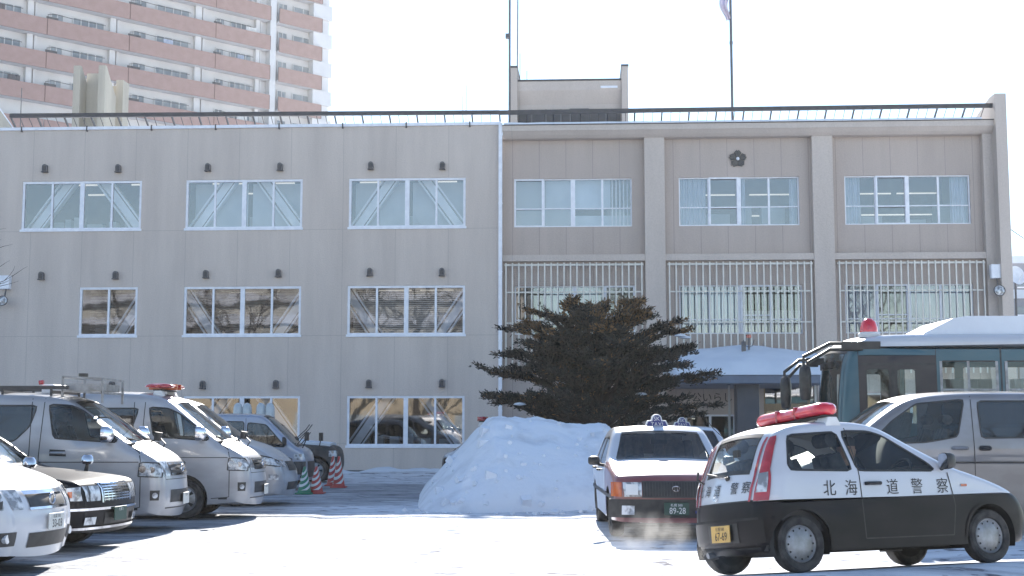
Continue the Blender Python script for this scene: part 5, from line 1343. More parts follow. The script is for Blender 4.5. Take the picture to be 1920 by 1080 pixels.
m.tube([(xr,cw+1.2,zr+.0),(xr,cw+1.2,zr+.10)], .08, 10, 1); m.tube([(xr,cw+1.2,zr-.35),(xr,cw+1.2,zr)], .03, 6)
for s in (1, -1): m.tube([(xr+s*.16,cw+1.2,zr-.05),(xr+s*.10,cw+1.2,zr-.22),(xr,cw+1.2,zr-.28)], .012, 5)
m.box(xr-.2,xr+.2,cw+1.05,cw+1.35,zr-.55,zr-.50); m.build('canopy_lamp', ['metal_grey','red_lens'], ps)
# snow strip on the right eave
m = MB(); n = 60; m.grid([[(XLR+.15+(XRR-.4-XLR-.15)*i/n, y, ZC+.035+h*(1+.35*noise.noise((i*.5,1,0)))) for y, h in ((-.16,.0),(-.15,.06),(.0,.09),(.5,.16),(.9,.16))] for i in range(n+1)])
es = m.build('roof_snow', 'snow', None, sharp=75); es.location = O; es.rotation_euler = (0,0,-BA); tag(es, 'thin long snow strip along the right roof edge under the railing', 'snow')

# ------------------------------------------------------------------ apartment tower
M['tower_pink'] = noise_mat('terracotta_tile', (.37,.25,.23), (.33,.22,.20), scale=1.5, rough=.7)
M['far_wall_c'] = noise_mat('dark_cloth', (.10,.11,.14), (.14,.13,.13), scale=2, rough=.9)
M['tower_joint'] = noise_mat('tower_joint', (.17,.10,.095), (.14,.09,.085), scale=1, rough=.8)
M['tower_white'] = noise_mat('tower_render', (.66,.66,.68), (.58,.58,.60), scale=.5, rough=.85)
M['tower_glass'] = noise_mat('tower_window', (.22,.25,.28), (.32,.35,.38), scale=.8, rough=.15, lo=.45, hi=.55)
c1 = Vector((-17.8,128,0)); c0 = Vector((-41,107,0)); Td = (c1-c0).normalized(); tyaw = math.atan2(Td.y, Td.x)
tw = empty('apartment_tower', c1, tyaw, 'tall white apartment tower with terracotta balcony bands behind the station', 'apartment tower')
Tn = Vector((Td.y, -Td.x, 0))         # towards the camera
def tproj(px, py, w=0):
    d = ray(px, py); dd = Vector((d.x, d.y, 0)); t = (c1.dot(Tn)+w)/dd.dot(Tn); return (dd*t-c1).dot(Td), 1.5+d.z*t
sp_ = 2.87; zb0 = tproj(604, 168.5)[1]; xs = [tproj(p, 100)[0] for p in (-75, 87, 242, 404, 507)]; xe0, xe1 = tproj(523, 100)[0], tproj(604, 100)[0]
m = MB(); m.box(xs[0]-10, -.05, 1.1, 14, 0, 60); m.build('wall', 'tower_white', tw)
bx = [xs[0]-9]+xs
for k in range(-3, 6):
    z = zb0+k*sp_
    for a, b in list(zip(bx[:-1], bx[1:]))+[(xe0, xe1)]:
        m = MB(); m.box(a+.04, b-.04, 0, .12, z, z+1.38); o = m.build('balcony', 'tower_pink', tw)
        m = MB(); m.box(a-.02, b+.02, .121, 1.1, z+.0, z+.16); m.build('balcony_slab', 'tower_white', o)
for i, a in enumerate(bx[1:]+[xe1]):
    for k in range(-2, 4):
        m = MB(); m.box(a-.036, a+.036, .02, .11, zb0+k*sp_+.01, zb0+k*sp_+1.37); m.build('balcony_joint', 'tower_joint', tw)
m = MB(); a, b = xs[-1]+.05, xe0-.05; m.box(a+.1, b-.1, .3, 1.09, 5, 58); m.build('white_pier', 'tower_white', tw)
# windows, piers and fittings of each flat, floor by floor
def tower_window(a, b, z0, z1, n, parent):
    m = MB(); m.box(a, b, 1.02, 1.098, z0, z1); o = m.build('window', 'tower_glass', parent)
    f = MB()
    for i in range(n+1): x = a+(b-a)*i/n; f.box(x-.04, x+.04, .97, 1.015, z0, z1+.004)
    f.box(a-.04, b+.04, .96, 1.016, z1+.005, z1+.08); f.build('window_frame', 'tower_white', o)
for k in range(-2, 4):
    z = zb0+k*sp_+.16; rk = random.Random(300+k)
    for a, b in zip(bx[:-1], bx[1:]):
        L_ = b-a
        for q0, q1, n in ((.36,.74,4),(.10,.24,2)): tower_window(a+L_*q0, a+L_*q1, z+.1, z+2.05, n, tw)
        m = MB(); m.box(a+L_*.80, a+L_*.87, .7, 1.098, z, z+2.70); m.box(a+L_*.90, a+L_*.93, .9, 1.098, z, z+2.70); m.box(a+L_*.80, a+L_*.93, 1.0, 1.097, z, z+.05); m.build('balcony_pier', 'tower_white', tw)
        ac = MB(); ac.box(a+L_*.02, a+L_*.16, .6, .64, z+1.35, z+1.6); ac.tube([(a+L_*.03,.3,z+1.2),(a+L_*.02,.3,z+1.65),(a+L_*.10,.3,z+1.8),(a+L_*.3,.35,z+1.75),(a+L_*.72,.35,z+1.75)], .03, 5)
        ac.build('drying_rail', 'metal_grey', tw)
        if rk.random() < .45:      # laundry or a curtain showing over the parapet
            x = a+L_*rk.uniform(.38,.6); m = MB(); n = 10; w_ = rk.uniform(.6,1.6); m.grid([[(x+w_*i/n, .37+.03*math.sin(i*2), zz) for zz in (z+1.0, z+1.74)] for i in range(n+1)]); m.build('laundry', rk.choice(('white_ink','far_wall_c','bluecurtain')), tw)
    L_ = xe1-xe0; tower_window(xe0+L_*.1, xe0+L_*.3, z+.1, z+2.05, 2, tw); tower_window(xe0+L_*.45, xe0+L_*.9, z+.1, z+2.05, 2, tw)
    m = MB(); m.box(xe1-.9, .22, .2, 3.0, z+1.26, z+2.68); m.box(xe1+.1, .04, .45, 3.0, z-.16, z+1.259); m.build('service_balcony', 'tower_white', tw)

# ------------------------------------------------------------------ background right
M['far_wall'] = noise_mat('far_wall', (.30,.31,.35), (.25,.26,.30), scale=.8, rough=.9)
def far_house(px0, px1, pyt, Y, label, name='house', rows_=((520,535),), mat='far_wall', dep=8):
    a, b = at(px0, pyt, Y), at(px1, pyt, Y)
    r = empty(name, (a.x, Y, 0), 0, label, 'building'); W_ = b.x-a.x
    m = MB(); m.box(0, W_, 0, dep, 0, a.z); m.build('wall', mat, r)
    m = MB(); m.box(-.15, W_+.15, -.2, dep+.2, a.z+.001, a.z+.35); m.build('roof', 'snow', r)
    for y0, y1 in rows_:
        z0, z1 = at(px0, y1, Y).z, at(px0, y0, Y).z
        n = max(2, int(W_/2.2))
        for i in range(n):
            m = MB(); x = W_*(i+.2)/n; m.box(x, x+W_*.6/n, -.04, -.001, z0, z1); o = m.build('window', 'tower_glass', r); m = MB(); m.box(x-.05, x+W_*.6/n+.05, -.10, -.041, z0-.06, z0); m.build('sill', 'frame', o)
far_house(1891, 2050, 494, 62, 'grey flat-roofed house beyond the right end of the station', rows_=((520,538),))
far_house(1884, 2100, 560, 54, 'low pale outbuilding in front of the grey house at the right edge', 'outbuilding', rows_=((575,590),), dep=5)
# satellite dish on a pole, cable
d_ = at(1907, 516, 50); r = empty('satellite_dish', (d_.x, 50, 0), 0, 'round satellite dish on a pole beyond the right end of the station', 'satellite dish')
m = MB(); m.tube([(0,.2,0),(0,.2,d_.z)], .04, 8); m.build('pole', 'metal_grey', r)
T = Matrix.Translation((0,0,d_.z)) @ Matrix.Rotation(R(75), 4, 'X') @ Matrix.Rotation(R(20), 4, 'Y'); m = MB(); m.lathe([(.001,-.12),(.2,-.09),(.36,0),(.37,.01),(.2,-.06),(.001,-.09)], 24, 0, T); m.tube([T @ Vector((0,-.3,0)), T @ Vector((0,0,.35))], .015, 5); m.build('dish', 'frame', r)
a, b = at(1891, 427, 44), at(1990, 462, 50)
m = MB(); m.tube([a.lerp(b, t)-Vector((0,0,.25*math.sin(t*PI))) for t in np.linspace(0,1,9)], .018, 5); tag(m.build('cable', 'rail_dark', None), 'thin overhead cable running off the right end of the station', 'cable')

# ------------------------------------------------------------------ ground
def gh(x, y):
    n = .035*noise.noise((x*.35, y*.35, 0))+.012*noise.noise((x*2.1, y*2.1, 5))
    # tilt of the packed ice under the police car
    dx, dy = x-pcc.x, y-pcc.y; a = dx*hd.x+dy*hd.y; b = dx*lf.x+dy*lf.y
    k = max(0, 1-max(0, abs(a)-1.9)/1.0)*max(0, 1-max(0, abs(b)-1.0)/1.0); k = k*k*(3-2*k)
    t = pc_loc.z+b*math.sin(PROLL)*1.0
    # flatten where vehicles stand
    f = 1.0
    if (x < -3.2 and 12 < y < 40) or (1 < x < 12 and 16 < y < 30): f = .15
    ridge = 0
    if y > 36: ridge = max(0, 1-abs(y-41.3)/1.6)*(.10+.22*max(0, noise.noise((x*.5, y*.6, 9))))*(1 if x > -7 else 0)
    return (n*f)*(1-k)+t*k+ridge-.02*(1-k)*f
pcc = pc_loc-hd*1.8
def axis(segs):
    out = []
    for a, b, s in segs:
        n = max(1, int(round((b-a)/s))); out += [a+(b-a)*i/n for i in range(n)]
    out.append(segs[-1][1]); return out
gx = axis([(-1500,-300,300),(-300,-60,40),(-60,-22,4),(-22,22,.2),(22,60,4),(60,300,40),(300,1500,300)])
gy = axis([(-600,-60,90),(-60,5,6),(5,48,.2),(48,80,4),(80,400,40),(400,3000,400)])
m = MB(); m.grid([[(x, y, gh(x, y) if (-23 < x < 23 and 4 < y < 49) else -.02) for x in gx] for y in gy])
gm, nt, b = new_mat('packed_snow_ground'); L = nt.links.new
tc = nt.nodes.new('ShaderNodeTexCoord')
def N(t, **k):
    n = nt.nodes.new(t)
    for a_, v in k.items(): n.inputs[a_].default_value = v
    return n
def noise_n(scale, detail, stretch=(1,1,1), rot=0, rough=.55):
    mp = N('ShaderNodeMapping'); mp.inputs['Scale'].default_value = stretch; mp.inputs['Rotation'].default_value = (0,0,rot); L(tc.outputs['Object'], mp.inputs[0])
    n = N('ShaderNodeTexNoise', Scale=scale, Detail=detail, Roughness=rough); L(mp.outputs[0], n.inputs['Vector']); return n
def mr(src, a, b_, c=0, d=1):
    r = N('ShaderNodeMapRange'); r.inputs[1].default_value = a; r.inputs[2].default_value = b_; r.inputs[3].default_value = c; r.inputs[4].default_value = d; L(src, r.inputs[0]); return r.outputs[0]
def mth(op, a, b_):
    n = nt.nodes.new('ShaderNodeMath'); n.operation = op; n.use_clamp = True
    for i, v in enumerate((a, b_)):
        if isinstance(v, (int, float)): n.inputs[i].default_value = v
        else: L(v, n.inputs[i])
    return n.outputs[0]
def mixc(f, a, b_):
    n = nt.nodes.new('ShaderNodeMix'); n.data_type = 'RGBA'
    for k, v in (('A', a), ('B', b_)):
        if isinstance(v, tuple): n.inputs[k].default_value = (*v, 1)
        else: L(v, n.inputs[k])
    L(f, n.inputs['Factor']); return n.outputs['Result']
sep = nt.nodes.new('ShaderNodeSeparateXYZ'); L(tc.outputs['Object'], sep.inputs[0])
n1 = noise_n(.32, 8, (1,1.6,1), .1); n2 = noise_n(2.2, 8, (.35,1.4,1), .08); n3 = noise_n(9, 4)
# bare ice and asphalt in the parking rows, with shade painted into the mask
left = mr(sep.outputs['X'], -1.5, -5.5); lane = mr(sep.outputs['Y'], 38.5, 32.5)
lane2 = mr(sep.outputs['Y'], 25, 29)  # extra grey where the building's shadow lies, to deepen its tone
base = mth('MULTIPLY', mth('ADD', mth('MULTIPLY', left, .95), mth('MULTIPLY', lane2, .66)), lane)
msk = mr(mth('ADD', mth('ADD', mth('MULTIPLY', n1.outputs['Fac'], .55), mth('MULTIPLY', n2.outputs['Fac'], .45)), mth('MULTIPLY', base, .40)), .62, .74)
spk = mr(n2.outputs['Fac'], .66, .76)
snowc = mixc(mr(n2.outputs['Fac'], .4, .62), (.66,.68,.72), (.50,.52,.56))
icec = mixc(mr(n3.outputs['Fac'], .35, .65), (.15,.155,.17), (.25,.26,.28))
icec = mixc(mr(n2.outputs['Fac'], .42, .58), icec, (.38,.40,.43))
c_ = mixc(msk, snowc, icec); n4 = noise_n(3.2, 5, (.6,1.3,1), .2, .6); c_ = mixc(mth('MULTIPLY', spk, .6), c_, (.25,.25,.26)); c_ = mixc(mr(n4.outputs['Fac'], .575, .63), c_, (.15,.145,.165)); rt = noise_n(.9, 6, (.25,3.2,1), .06, .6); c_ = mixc(mth('MULTIPLY', mr(rt.outputs['Fac'], .56, .70), .7), c_, (.30,.31,.35))
L(c_, b.inputs['Base Color']); L(mr(msk, 0, 1, .9, .7), b.inputs['Roughness']); b.inputs['Specular IOR Level'].default_value = .06
bp = N('ShaderNodeBump', Strength=.8, Distance=.08); L(mth('ADD', mth('MULTIPLY', n2.outputs['Fac'], .7), mth('MULTIPLY', n3.outputs['Fac'], .3)), bp.inputs['Height']); L(bp.outputs['Normal'], b.inputs['Normal'])
M['ground'] = gm
g = m.build('ground', 'ground', None, recalc=False, sharp=0); tag(g, 'snow covered car park ground with trodden icy lanes', None, None, 'structure')

# ------------------------------------------------------------------ snow pile and windrow
def heap(name, label, x0, x1, y0, y1, hfun, s=.16, mat='snow', kind=None):
    nx, ny = int((x1-x0)/s), int((y1-y0)/s); m = MB()
    m.grid([[(x0+(x1-x0)*i/nx, y0+(y1-y0)*j/ny, hfun(x0+(x1-x0)*i/nx, y0+(y1-y0)*j/ny)) for i in range(nx+1)] for j in range(ny+1)])
    if name == 'snow_pile':
        rc = random.Random(12)
        for _ in range(120):
            x = rc.uniform(x0+.3, 2.3); y = rc.uniform(y0+.1, y0+3.6) if rc.random() < .75 else y0+rc.uniform(-.5,.4); z = max(gh(x, y), hfun(x, y)); s_ = rc.choice((.02,.03,.04,.05,.08))*rc.uniform(.6,1.4)
            if z < .02 and not (-2.2 < x < 2 and y < y0+.6): continue
            T = Matrix.Translation((x,y,z)) @ Matrix.Rotation(rc.uniform(0,3), 4, Vector((rc.random(),rc.random(),rc.random()+.1)).normalized())
            vs = [(a*s_*rc.uniform(.6,1.1), b_*s_*rc.uniform(.6,1.1), c*s_*rc.uniform(.5,.9)) for a in (-1,1) for b_ in (-1,1) for c in (-1,1)]
            m.add(vs, [(0,1,3,2),(4,6,7,5),(0,4,5,1),(2,3,7,6),(0,2,6,4),(1,5,7,3)], 0, False, T)
    o = m.build(name, mat, None, recalc=False, sharp=0); return tag(o, label, 'snow pile', None, kind)
M['pile_snow'] = noise_mat('ploughed_snow', (.74,.77,.82), (.52,.54,.58), scale=1.5, rough=.7, bump=1.0, bscale=9, spec=.3, lo=.5, hi=.78, detail=9)
def sstep(a, b_, x): t = min(1, max(0, (x-a)/(b_-a))); return t*t*(3-2*t)
def pile(x, y):
    yf = 24.2+.25*math.sin(x*1.3)
    # crest height along x
    xa = -1.75+ (y-24)*-.06
    rise = min(1, max(0, (x-xa)/(1.55)))**1.0; top = 1.63*rise
    top -= .12*sstep(-.2,1.6,x); top *= 1-sstep(1.95,2.5,x)
    front = min(1, max(0, (y-yf)/3.0)); front = front**.62
    back = 1-sstep(30.5,33.0,y)
    k_ = rise*front
    b1 = noise.noise((x*1.1,y*1.1,2)); b2 = noise.noise((x*2.9,y*2.9,7)); b3 = noise.noise((x*7,y*7,3)); vo = noise.voronoi((x*1.7,y*1.7,1.0))[0][0]
    h = top*front*back+(.10*b1+.07*b2+.03*b3+.10*(vo-.3))*k_*back
    return min(h, 1.74)-.10*(1-sstep(0,.12,k_*back))
heap('snow_pile', 'tall shaded heap of ploughed snow in front of the dark conifer', -2.4, 6.4, 23.9, 33.2, pile, .07, 'pile_snow')
def row_(x, y):
    k = math.exp(-((y-42.6)/.55)**2); e = sstep(-8.3,-7.2,x)*(1-sstep(-1.2,-.2,x))
    return .26*k*e*(.7+.9*noise.noise((x*.9,y*1.2,4)))+.03*noise.noise((x*4,y*4,1))*k-.06+.04*e
heap('snow_ridge', 'low ridge of fresh snow along the foot of the left wall', -8.6, 0.2, 41.2, 43.9, row_, .12)
# ------------------------------------------------------------------ cones
def cone(px, py, Y, ht, col, label, worn=False):
    p = at(px, py, Y); r = empty('traffic_cone', (p.x, Y, 0), 0, label, 'traffic cone', 'traffic cones by the parked vehicles')
    M.setdefault('cone_'+col, noise_mat('cone_'+col, {'red': (.50,.06,.05), 'green': (.03,.22,.12), 'pale': (.42,.46,.47)}[col], {'red': (.40,.05,.05), 'green': (.03,.18,.1), 'pale': (.34,.38,.4)}[col], scale=9, rough=.5))
    T = None; m = MB(); R0, R1 = .15, .03
    m.lathe([(R0*1.1,.03),(R0,.06),(R1,ht),(.001,ht+.01)], 18, 0)
    m.box(-.19,.19,-.19,.19,.0,.032); m.build('body', 'cone_'+col, r)
    m = MB(); n = 24; 
    if col != 'pale':
        for s0 in (.12,.36,.60,.84):
            rows = []
            for q in range(6):
                t_ = []
                for a in range(n+1):
                    tt = s0+.11*q/5+.18*(math.cos(2*PI*a/n-.9)); tt = min(max(tt, .05), 1); rr = R0+(R1-R0)*tt+.004
                    t_.append((rr*math.cos(2*PI*a/n), rr*math.sin(2*PI*a/n), .06+(ht-.06)*tt))
                rows.append(t_)
            m.grid(rows)
        m.build('reflective_stripe', 'white_ink', r)
    return r
cone(571, 918, 30.2, .60, 'green', 'green and white striped traffic cone beside the blue grey mini van')
cone(593, 918, 30.4, .60, 'red', 'red and white striped traffic cone standing right beside the green one')
cone(624, 905, 34.4, .74, 'red', 'tall red and white cone behind, leftmost of the far two')
cone(635, 908, 33.4, .76, 'red', 'tall red and white cone on a dark base, rightmost of all')
# stack of pale cone tops behind the mini van's roof
for k, px in enumerate((446, 463, 489, 506)):
    p = at(px, 780, 38.5); r = empty('lamp_globe', (p.x, 38.5, 0), 0, ['leftmost','second from left','third from left','rightmost'][k]+' of the four pale domed lamp globes behind the mini van roof', 'lamp', 'pale domed lamps behind the mini van')
    m = MB(); z = at(px, 757, 38.5).z
    m.lathe([(.16,z-.55),(.14,z-.32),(.135,z-.12),(.10,z-.02),(.05,z+.02),(.001,z+.03)], 18, 0); m.build('globe', 'pale_globe', r) if 'pale_globe' in M else (M.__setitem__('pale_globe', noise_mat('pale_globe', (.50,.55,.58), (.4,.46,.5), scale=5, rough=.25, coat=.6)), m.build('globe', 'pale_globe', r))
    m = MB(); m.tube([(0,0,0),(0,0,z-.5)], .035, 8); m.build('stem', 'metal_grey', r)

# ------------------------------------------------------------------ conifer
def conifer():
    rnd = random.Random(21); base = at(1122, 795, 34.0); bx_, by_ = base.x, 34.0
    root = empty('conifer', (bx_, by_, 0), 0, 'wide dark conifer with browned top standing behind the snow pile', 'tree')
    tr = MB(); limbs = []
    tr.tube([(0,0,-.1),(-.02,0,.7),(.04,.02,1.3),(-.04,0,2.2),(-.12,.03,3.0)], [.20,.17,.15,.11,.06], 12)
    tr.tube([(.02,0,1.1),(.30,.02,1.9),(.55,.05,2.9)], [.12,.09,.04], 10); tr.tube([(0,0,.95),(-.35,-.05,1.6),(-.7,0,2.5)], [.11,.08,.04], 10)
    fol = MB(); brn = MB(); tw_ = MB(); spec = []
    # (height of tip, reach, tip lift)
    for zt_, reach, n in ((1.95,2.8,12),(2.35,2.7,10),(2.80,2.95,13),(3.15,2.6,10),(3.45,2.6,12),(3.95,2.35,11),(4.3,1.75,8),(4.5,1.15,5)):
        for i in range(n): spec.append((zt_+rnd.uniform(-.20,.17), reach*rnd.uniform(.62,1.08), 2*PI*(i+rnd.uniform(-.4,.4))/n))
    for tx, tz in ((-2.9,2.95),(-2.75,2.3),(2.75,2.7),(2.95,2.05),(2.3,3.95),(2.35,3.5),(-1.75,4.1),(-1.9,3.6),(1.15,4.4),(-.75,4.55),(.1,4.42),(2.1,1.9),(-2.0,1.95)):
        spec.append((tz, abs(tx), 0 if tx > 0 else PI))
    def clump(mb, p, d, scale):
        for _ in range(5):
            q = p+Vector((rnd.gauss(0,.045), rnd.gauss(0,.045), rnd.gauss(0,.035)))*scale
            v = (d+Vector((rnd.gauss(0,.55), rnd.gauss(0,.55), rnd.gauss(.35,.45)))).normalized(); l = rnd.uniform(.07,.15)*scale
            s = v.cross(Vector((rnd.gauss(0,1), rnd.gauss(0,1), rnd.gauss(0,1)))).normalized()*rnd.uniform(.012,.022)*scale
            mb.add([q-s*.5, q+v*l*.55-s, q+v*l, q+v*l*.5+s], [(0,1,2,3)])
    for zt_, reach, a in spec:
        z0 = max(.75, min(2.9, zt_*.62+rnd.uniform(-.2,.2)-.15)); st = Vector((0,0,z0)); tip = Vector((math.cos(a)*reach, math.sin(a)*reach*.92, zt_))
        P = []
        for t in np.linspace(0,1,8):
            q = st.lerp(tip, t); q.z = st.z+(zt_-st.z)*(1-(1-t)**2.2)-.05*math.sin(t*PI)+rnd.uniform(-.03,.03); q.x += rnd.uniform(-.05,.05)*t; P.append(q)
        tr.tube(P, [.055*(1-.85*t) for t in np.linspace(0,1,8)], 6)
        for i in range(3, 8):
            d = (P[i]-P[i-1]).normalized(); side = d.cross(Vector((0,0,1))).normalized()
            for s in (1,-1):
                for q in range(2):
                    o = P[i-1].lerp(P[i], rnd.random()); ln = (.20+.42*rnd.random())*(1.15-.06*i)
                    e = o+(d*.75+side*s*rnd.uniform(.5,1)+Vector((0,0,rnd.uniform(-.06,.16))))*ln
                    tw_.tube([o, o.lerp(e,.5)+Vector((0,0,-.02)), e], [.012,.009,.005], 4)
                    k = int(6+ln*13)
                    for j in range(k):
                        t = (j+rnd.random())/k; pt = o.lerp(e, t)
                        if pt.z < 2.0 and math.hypot(pt.x, pt.y) < .9+.3*rnd.random(): continue
                        mb = brn if (pt.z > 3.75 and noise.noise((pt.x*1.3, pt.y*1.3, pt.z*1.1)) > .0-.55*(pt.z-3.85) and rnd.random() < .6) or rnd.random() < .035 else fol
                        clump(mb, pt, (e-o).normalized(), 1.0 if t < .8 else .85)
    def leafmat(n, c1, c2):
        m_ = noise_mat(n, c1, c2, scale=3, rough=.65, lo=.4, hi=.6, spec=.3); return m_
    M['needles'] = leafmat('dark_needles', (.012,.016,.017), (.032,.036,.032)); M['brown_needles'] = leafmat('browned_needles', (.24,.14,.06), (.12,.075,.04)); M['bark'] = noise_mat('bark', (.05,.04,.035), (.03,.025,.022), scale=6, rough=.95, bump=.6)
    tr.build('trunk', 'bark', root); tw_.build('twig', 'bark', root, sharp=0); fol.build('crown', 'needles', root, recalc=False); brn.build('browned_foliage', 'brown_needles', root, recalc=False)
    # snow caught in forks
    sn = MB()
    for dx, dz in ((2.0,3.75),(2.15,3.72),(1.9,3.1),(-2.0,2.05),(-.9,2.6),(1.0,2.3),(-1.7,2.9),(.2,3.4)):
        c = Vector((dx, -1.0+.8*rnd.random(), dz)); sn.lathe([(.001,.05),(.08,.03),(.11,-.01),(.001,-.04)], 10, 0, Matrix.Translation(c) @ Matrix.Scale(1.5, 4, (1,0,0)))
    sn.build('snow_clump', 'snow', root)
conifer()
# lantern stake glimpsed under the tree
# bare branch reaching in at the left edge
b0 = at(-60, 470, 30); r = empty('bare_tree', (b0.x-1.0, 30, 0), 0, 'bare leafless tree at the left edge whose thin twigs reach into view', 'tree')
m = MB(); rnd = random.Random(4)
m.tube([(0,0,0),(.05,0,2),(-.05,0,4),(.1,0,6.5)], [.14,.11,.08,.03], 8)
def br(p, d, l, r_, n):
    q = [p]; 
    for i in range(4): d = (d+Vector((rnd.gauss(0,.12),rnd.gauss(0,.12),rnd.gauss(.03,.1)))).normalized(); q.append(q[-1]+d*l/4)
    m.tube(q, [r_, r_*.8, r_*.6, r_*.45, r_*.25], 5)
    if n: 
        for k in (2,3,4): br(q[k], (d+Vector((rnd.gauss(0,.5),rnd.gauss(0,.5),rnd.gauss(.1,.4)))).normalized(), l*.55, r_*.5, n-1)
for z, l in ((4.0,1.9),(4.6,1.7),(5.2,1.75),(3.4,1.2),(5.8,1.2)): br(Vector((0,0,z)), Vector((1,rnd.gauss(0,.3),.25)).normalized(), l*.75, .03, 2)
m.build('trunk', 'bark', r)

# ------------------------------------------------------------------ across the car park, behind the camera: seen mirrored in the station windows
r = empty('shop_building', (-8, -31, 0), 0, 'long low sunlit beige building across the car park mirrored in the ground floor windows', 'building')
m = MB(); m.box(-42, 50, -9, 0, -.3, 6.6); m.build('wall', 'shop_wall', r) if 'shop_wall' in M else (M.__setitem__('shop_wall', noise_mat('shop_wall', (.36,.30,.22), (.30,.25,.19), scale=.6, rough=.9)), m.build('wall', 'shop_wall', r))
m = MB(); m.box(-42.3, 50.3, -9.2, .5, 6.601, 6.9); m.build('roof', 'snow', r)
for k in range(18):
    x = -40+5*k; o = MB(); o.box(x, x+2.6, .001, .06, 1.0+3*(k % 2)*0, 2.6); o.build('window', 'tower_glass', r)
    o = MB(); o.box(x, x+2.6, .001, .06, 4.2, 5.6); o.build('window', 'tower_glass', r)
r = empty('reflection_block', (-60, -85, 0), 0, 'broad unseen grey block added far behind the camera to grey the middle floor reflections', 'building')  # unseen block added so the middle windows mirror a neutral grey
m = MB(); m.box(-70, 48, -12, 0, -.3, 26.5); M['block_wall'] = noise_mat('block_wall', (.27,.26,.245), (.20,.195,.185), scale=.2, rough=.9); m.build('wall', 'block_wall', r)
m = MB(); m.box(-70.4, 48.4, -12.4, .4, 26.501, 27); m.build('roof', 'snow', r)
for f_ in range(2, 8):
    m = MB(); m.box(-69, 47, .001, 1.2, f_*3, f_*3+1.1); m.build('balcony', 'far_wall', r)
def bare(x, y, h, seed, label):
    rr = random.Random(seed); r = empty('bare_tree', (x, y, 0), rr.uniform(0, 6), label, 'tree', 'bare trees across the car park'); m = MB(); tw = MB()
    def br(mb, p, d, l, rad, n):
        q = [p]
        for i in range(4): d = (d+Vector((rr.gauss(0,.13),rr.gauss(0,.13),rr.gauss(.02,.08)))).normalized(); q.append(q[-1]+d*l/4)
        mb.tube(q, [rad, rad*.85, rad*.7, rad*.55, rad*.35], 5 if n > 1 else 3)
        if n:
            for k in (2,3,4,4): br(tw if n < 3 else m, q[k], (d+Vector((rr.gauss(0,.6),rr.gauss(0,.6),rr.gauss(.1,.35)))).normalized(), l*.62, rad*.5, n-1)
    br(m, Vector((0,0,-.1)), Vector((0,0,1)), h*.42, h*.022, 5); m.build('trunk', 'bark', r); tw.build('crown', 'bark', r, sharp=0, recalc=False)
for k, (x, y, h) in enumerate(((-40,-27,19),(-31,-24,21),(-23,-28,18),(-15,-25,20),(4,-27,17),(24,-26,19))):
    bare(x, y, h, 50+k, ['leafless tree across the car park, far left of its row', 'tallest leafless tree across the car park', 'leafless tree third from left in the row behind the camera', 'leafless tree fourth from left in the row behind the camera', 'leafless tree behind the camera near the middle of the row', 'leafless tree behind the camera at the right end of the row'][k])
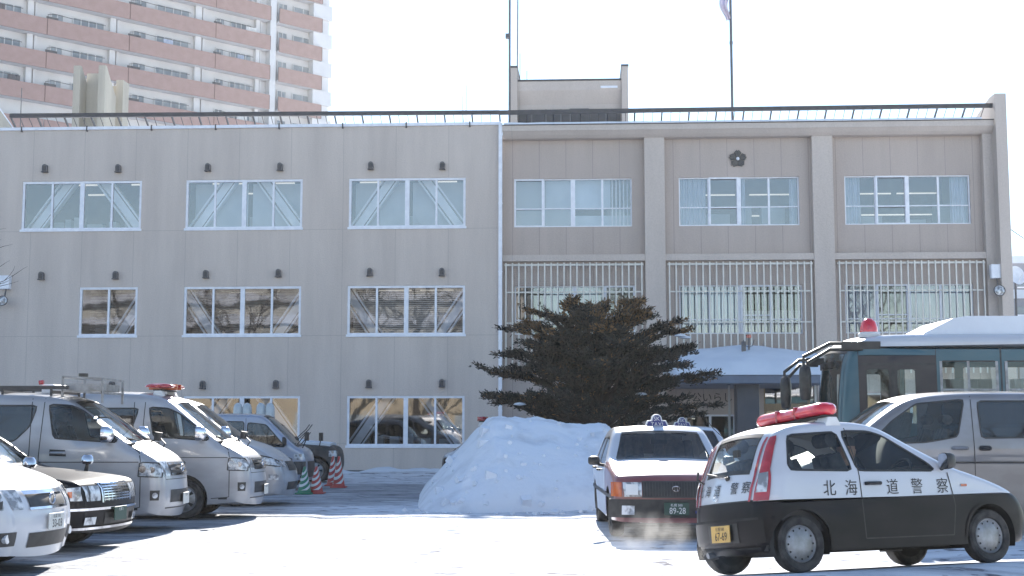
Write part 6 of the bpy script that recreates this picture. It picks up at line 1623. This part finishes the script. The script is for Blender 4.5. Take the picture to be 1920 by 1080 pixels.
# ------------------------------------------------------------------ exhaust steam
def steam(c, r, dens, label, seed):
    m = MB(); n = 16; rings = []
    for i in range(n+1):
        th = PI*i/n; rings.append([(r[0]*math.sin(th)*math.cos(a), r[1]*math.sin(th)*math.sin(a), r[2]*math.cos(th)) for a in np.linspace(0, 2*PI, 21)])
    m.grid(rings)
    mt, nt_, b_ = new_mat('steam'); nt_.nodes.remove(b_); out = nt_.nodes['Material Output']
    v = nt_.nodes.new('ShaderNodeVolumePrincipled'); v.inputs['Color'].default_value = (.95,.95,.95,1); v.inputs['Anisotropy'].default_value = .3
    tc_ = nt_.nodes.new('ShaderNodeTexCoord'); ns = nt_.nodes.new('ShaderNodeTexNoise'); ns.inputs['Scale'].default_value = 3.2; ns.inputs['Detail'].default_value = 4
    mp = nt_.nodes.new('ShaderNodeMapping'); mp.inputs['Location'].default_value = (seed,0,0); nt_.links.new(tc_.outputs['Object'], mp.inputs[0]); nt_.links.new(mp.outputs[0], ns.inputs['Vector'])
    mr_ = nt_.nodes.new('ShaderNodeMapRange'); mr_.inputs[1].default_value = .45; mr_.inputs[2].default_value = .7; mr_.inputs[4].default_value = dens*.34; nt_.links.new(ns.outputs['Fac'], mr_.inputs[0])
    # fade to the rim of the puff
    ln = nt_.nodes.new('ShaderNodeVectorMath'); ln.operation = 'LENGTH'; m2 = nt_.nodes.new('ShaderNodeMapping'); m2.inputs['Scale'].default_value = (1/r[0],1/r[1],1/r[2]); nt_.links.new(tc_.outputs['Object'], m2.inputs[0]); nt_.links.new(m2.outputs[0], ln.inputs[0])
    m3 = nt_.nodes.new('ShaderNodeMapRange'); m3.inputs[1].default_value = 1; m3.inputs[2].default_value = .3; nt_.links.new(ln.outputs['Value'], m3.inputs[0])
    mu = nt_.nodes.new('ShaderNodeMath'); mu.operation = 'MULTIPLY'; nt_.links.new(mr_.outputs[0], mu.inputs[0]); nt_.links.new(m3.outputs[0], mu.inputs[1]); nt_.links.new(mu.outputs[0], v.inputs['Density'])
    nt_.links.new(v.outputs[0], out.inputs['Volume'])
    o = m.build('exhaust_steam', mt, None); o.location = c; tag(o, label, None, None, 'stuff')
steam(at(1208, 1012, 16.3)+Vector((0,0,.03)), (.68,.5,.34), 3.6, 'wisp of exhaust steam drifting low in front of the taxi', 0)
steam(at(1350, 1050, 13.4)+Vector((0,0,-.02)), (.28,.35,.26), 5, 'puff of exhaust steam under the rear of the police hatchback', 4)

# ------------------------------------------------------------------ air
m = MB(); m.box(-170, 120, -110, 190, -1.5, 64)
hm, nt, b = new_mat('haze_air'); nt.nodes.remove(b)
v = nt.nodes.new('ShaderNodeVolumePrincipled'); v.inputs['Color'].default_value = (1,.98,.96,1); v.inputs['Density'].default_value = .00028; v.inputs['Anisotropy'].default_value = .35
nt.links.new(v.outputs[0], nt.nodes['Material Output'].inputs['Volume'])
hz = m.build('haze', hm, None); tag(hz, 'thin bright winter haze filling the air over the car park', None, None, 'stuff')
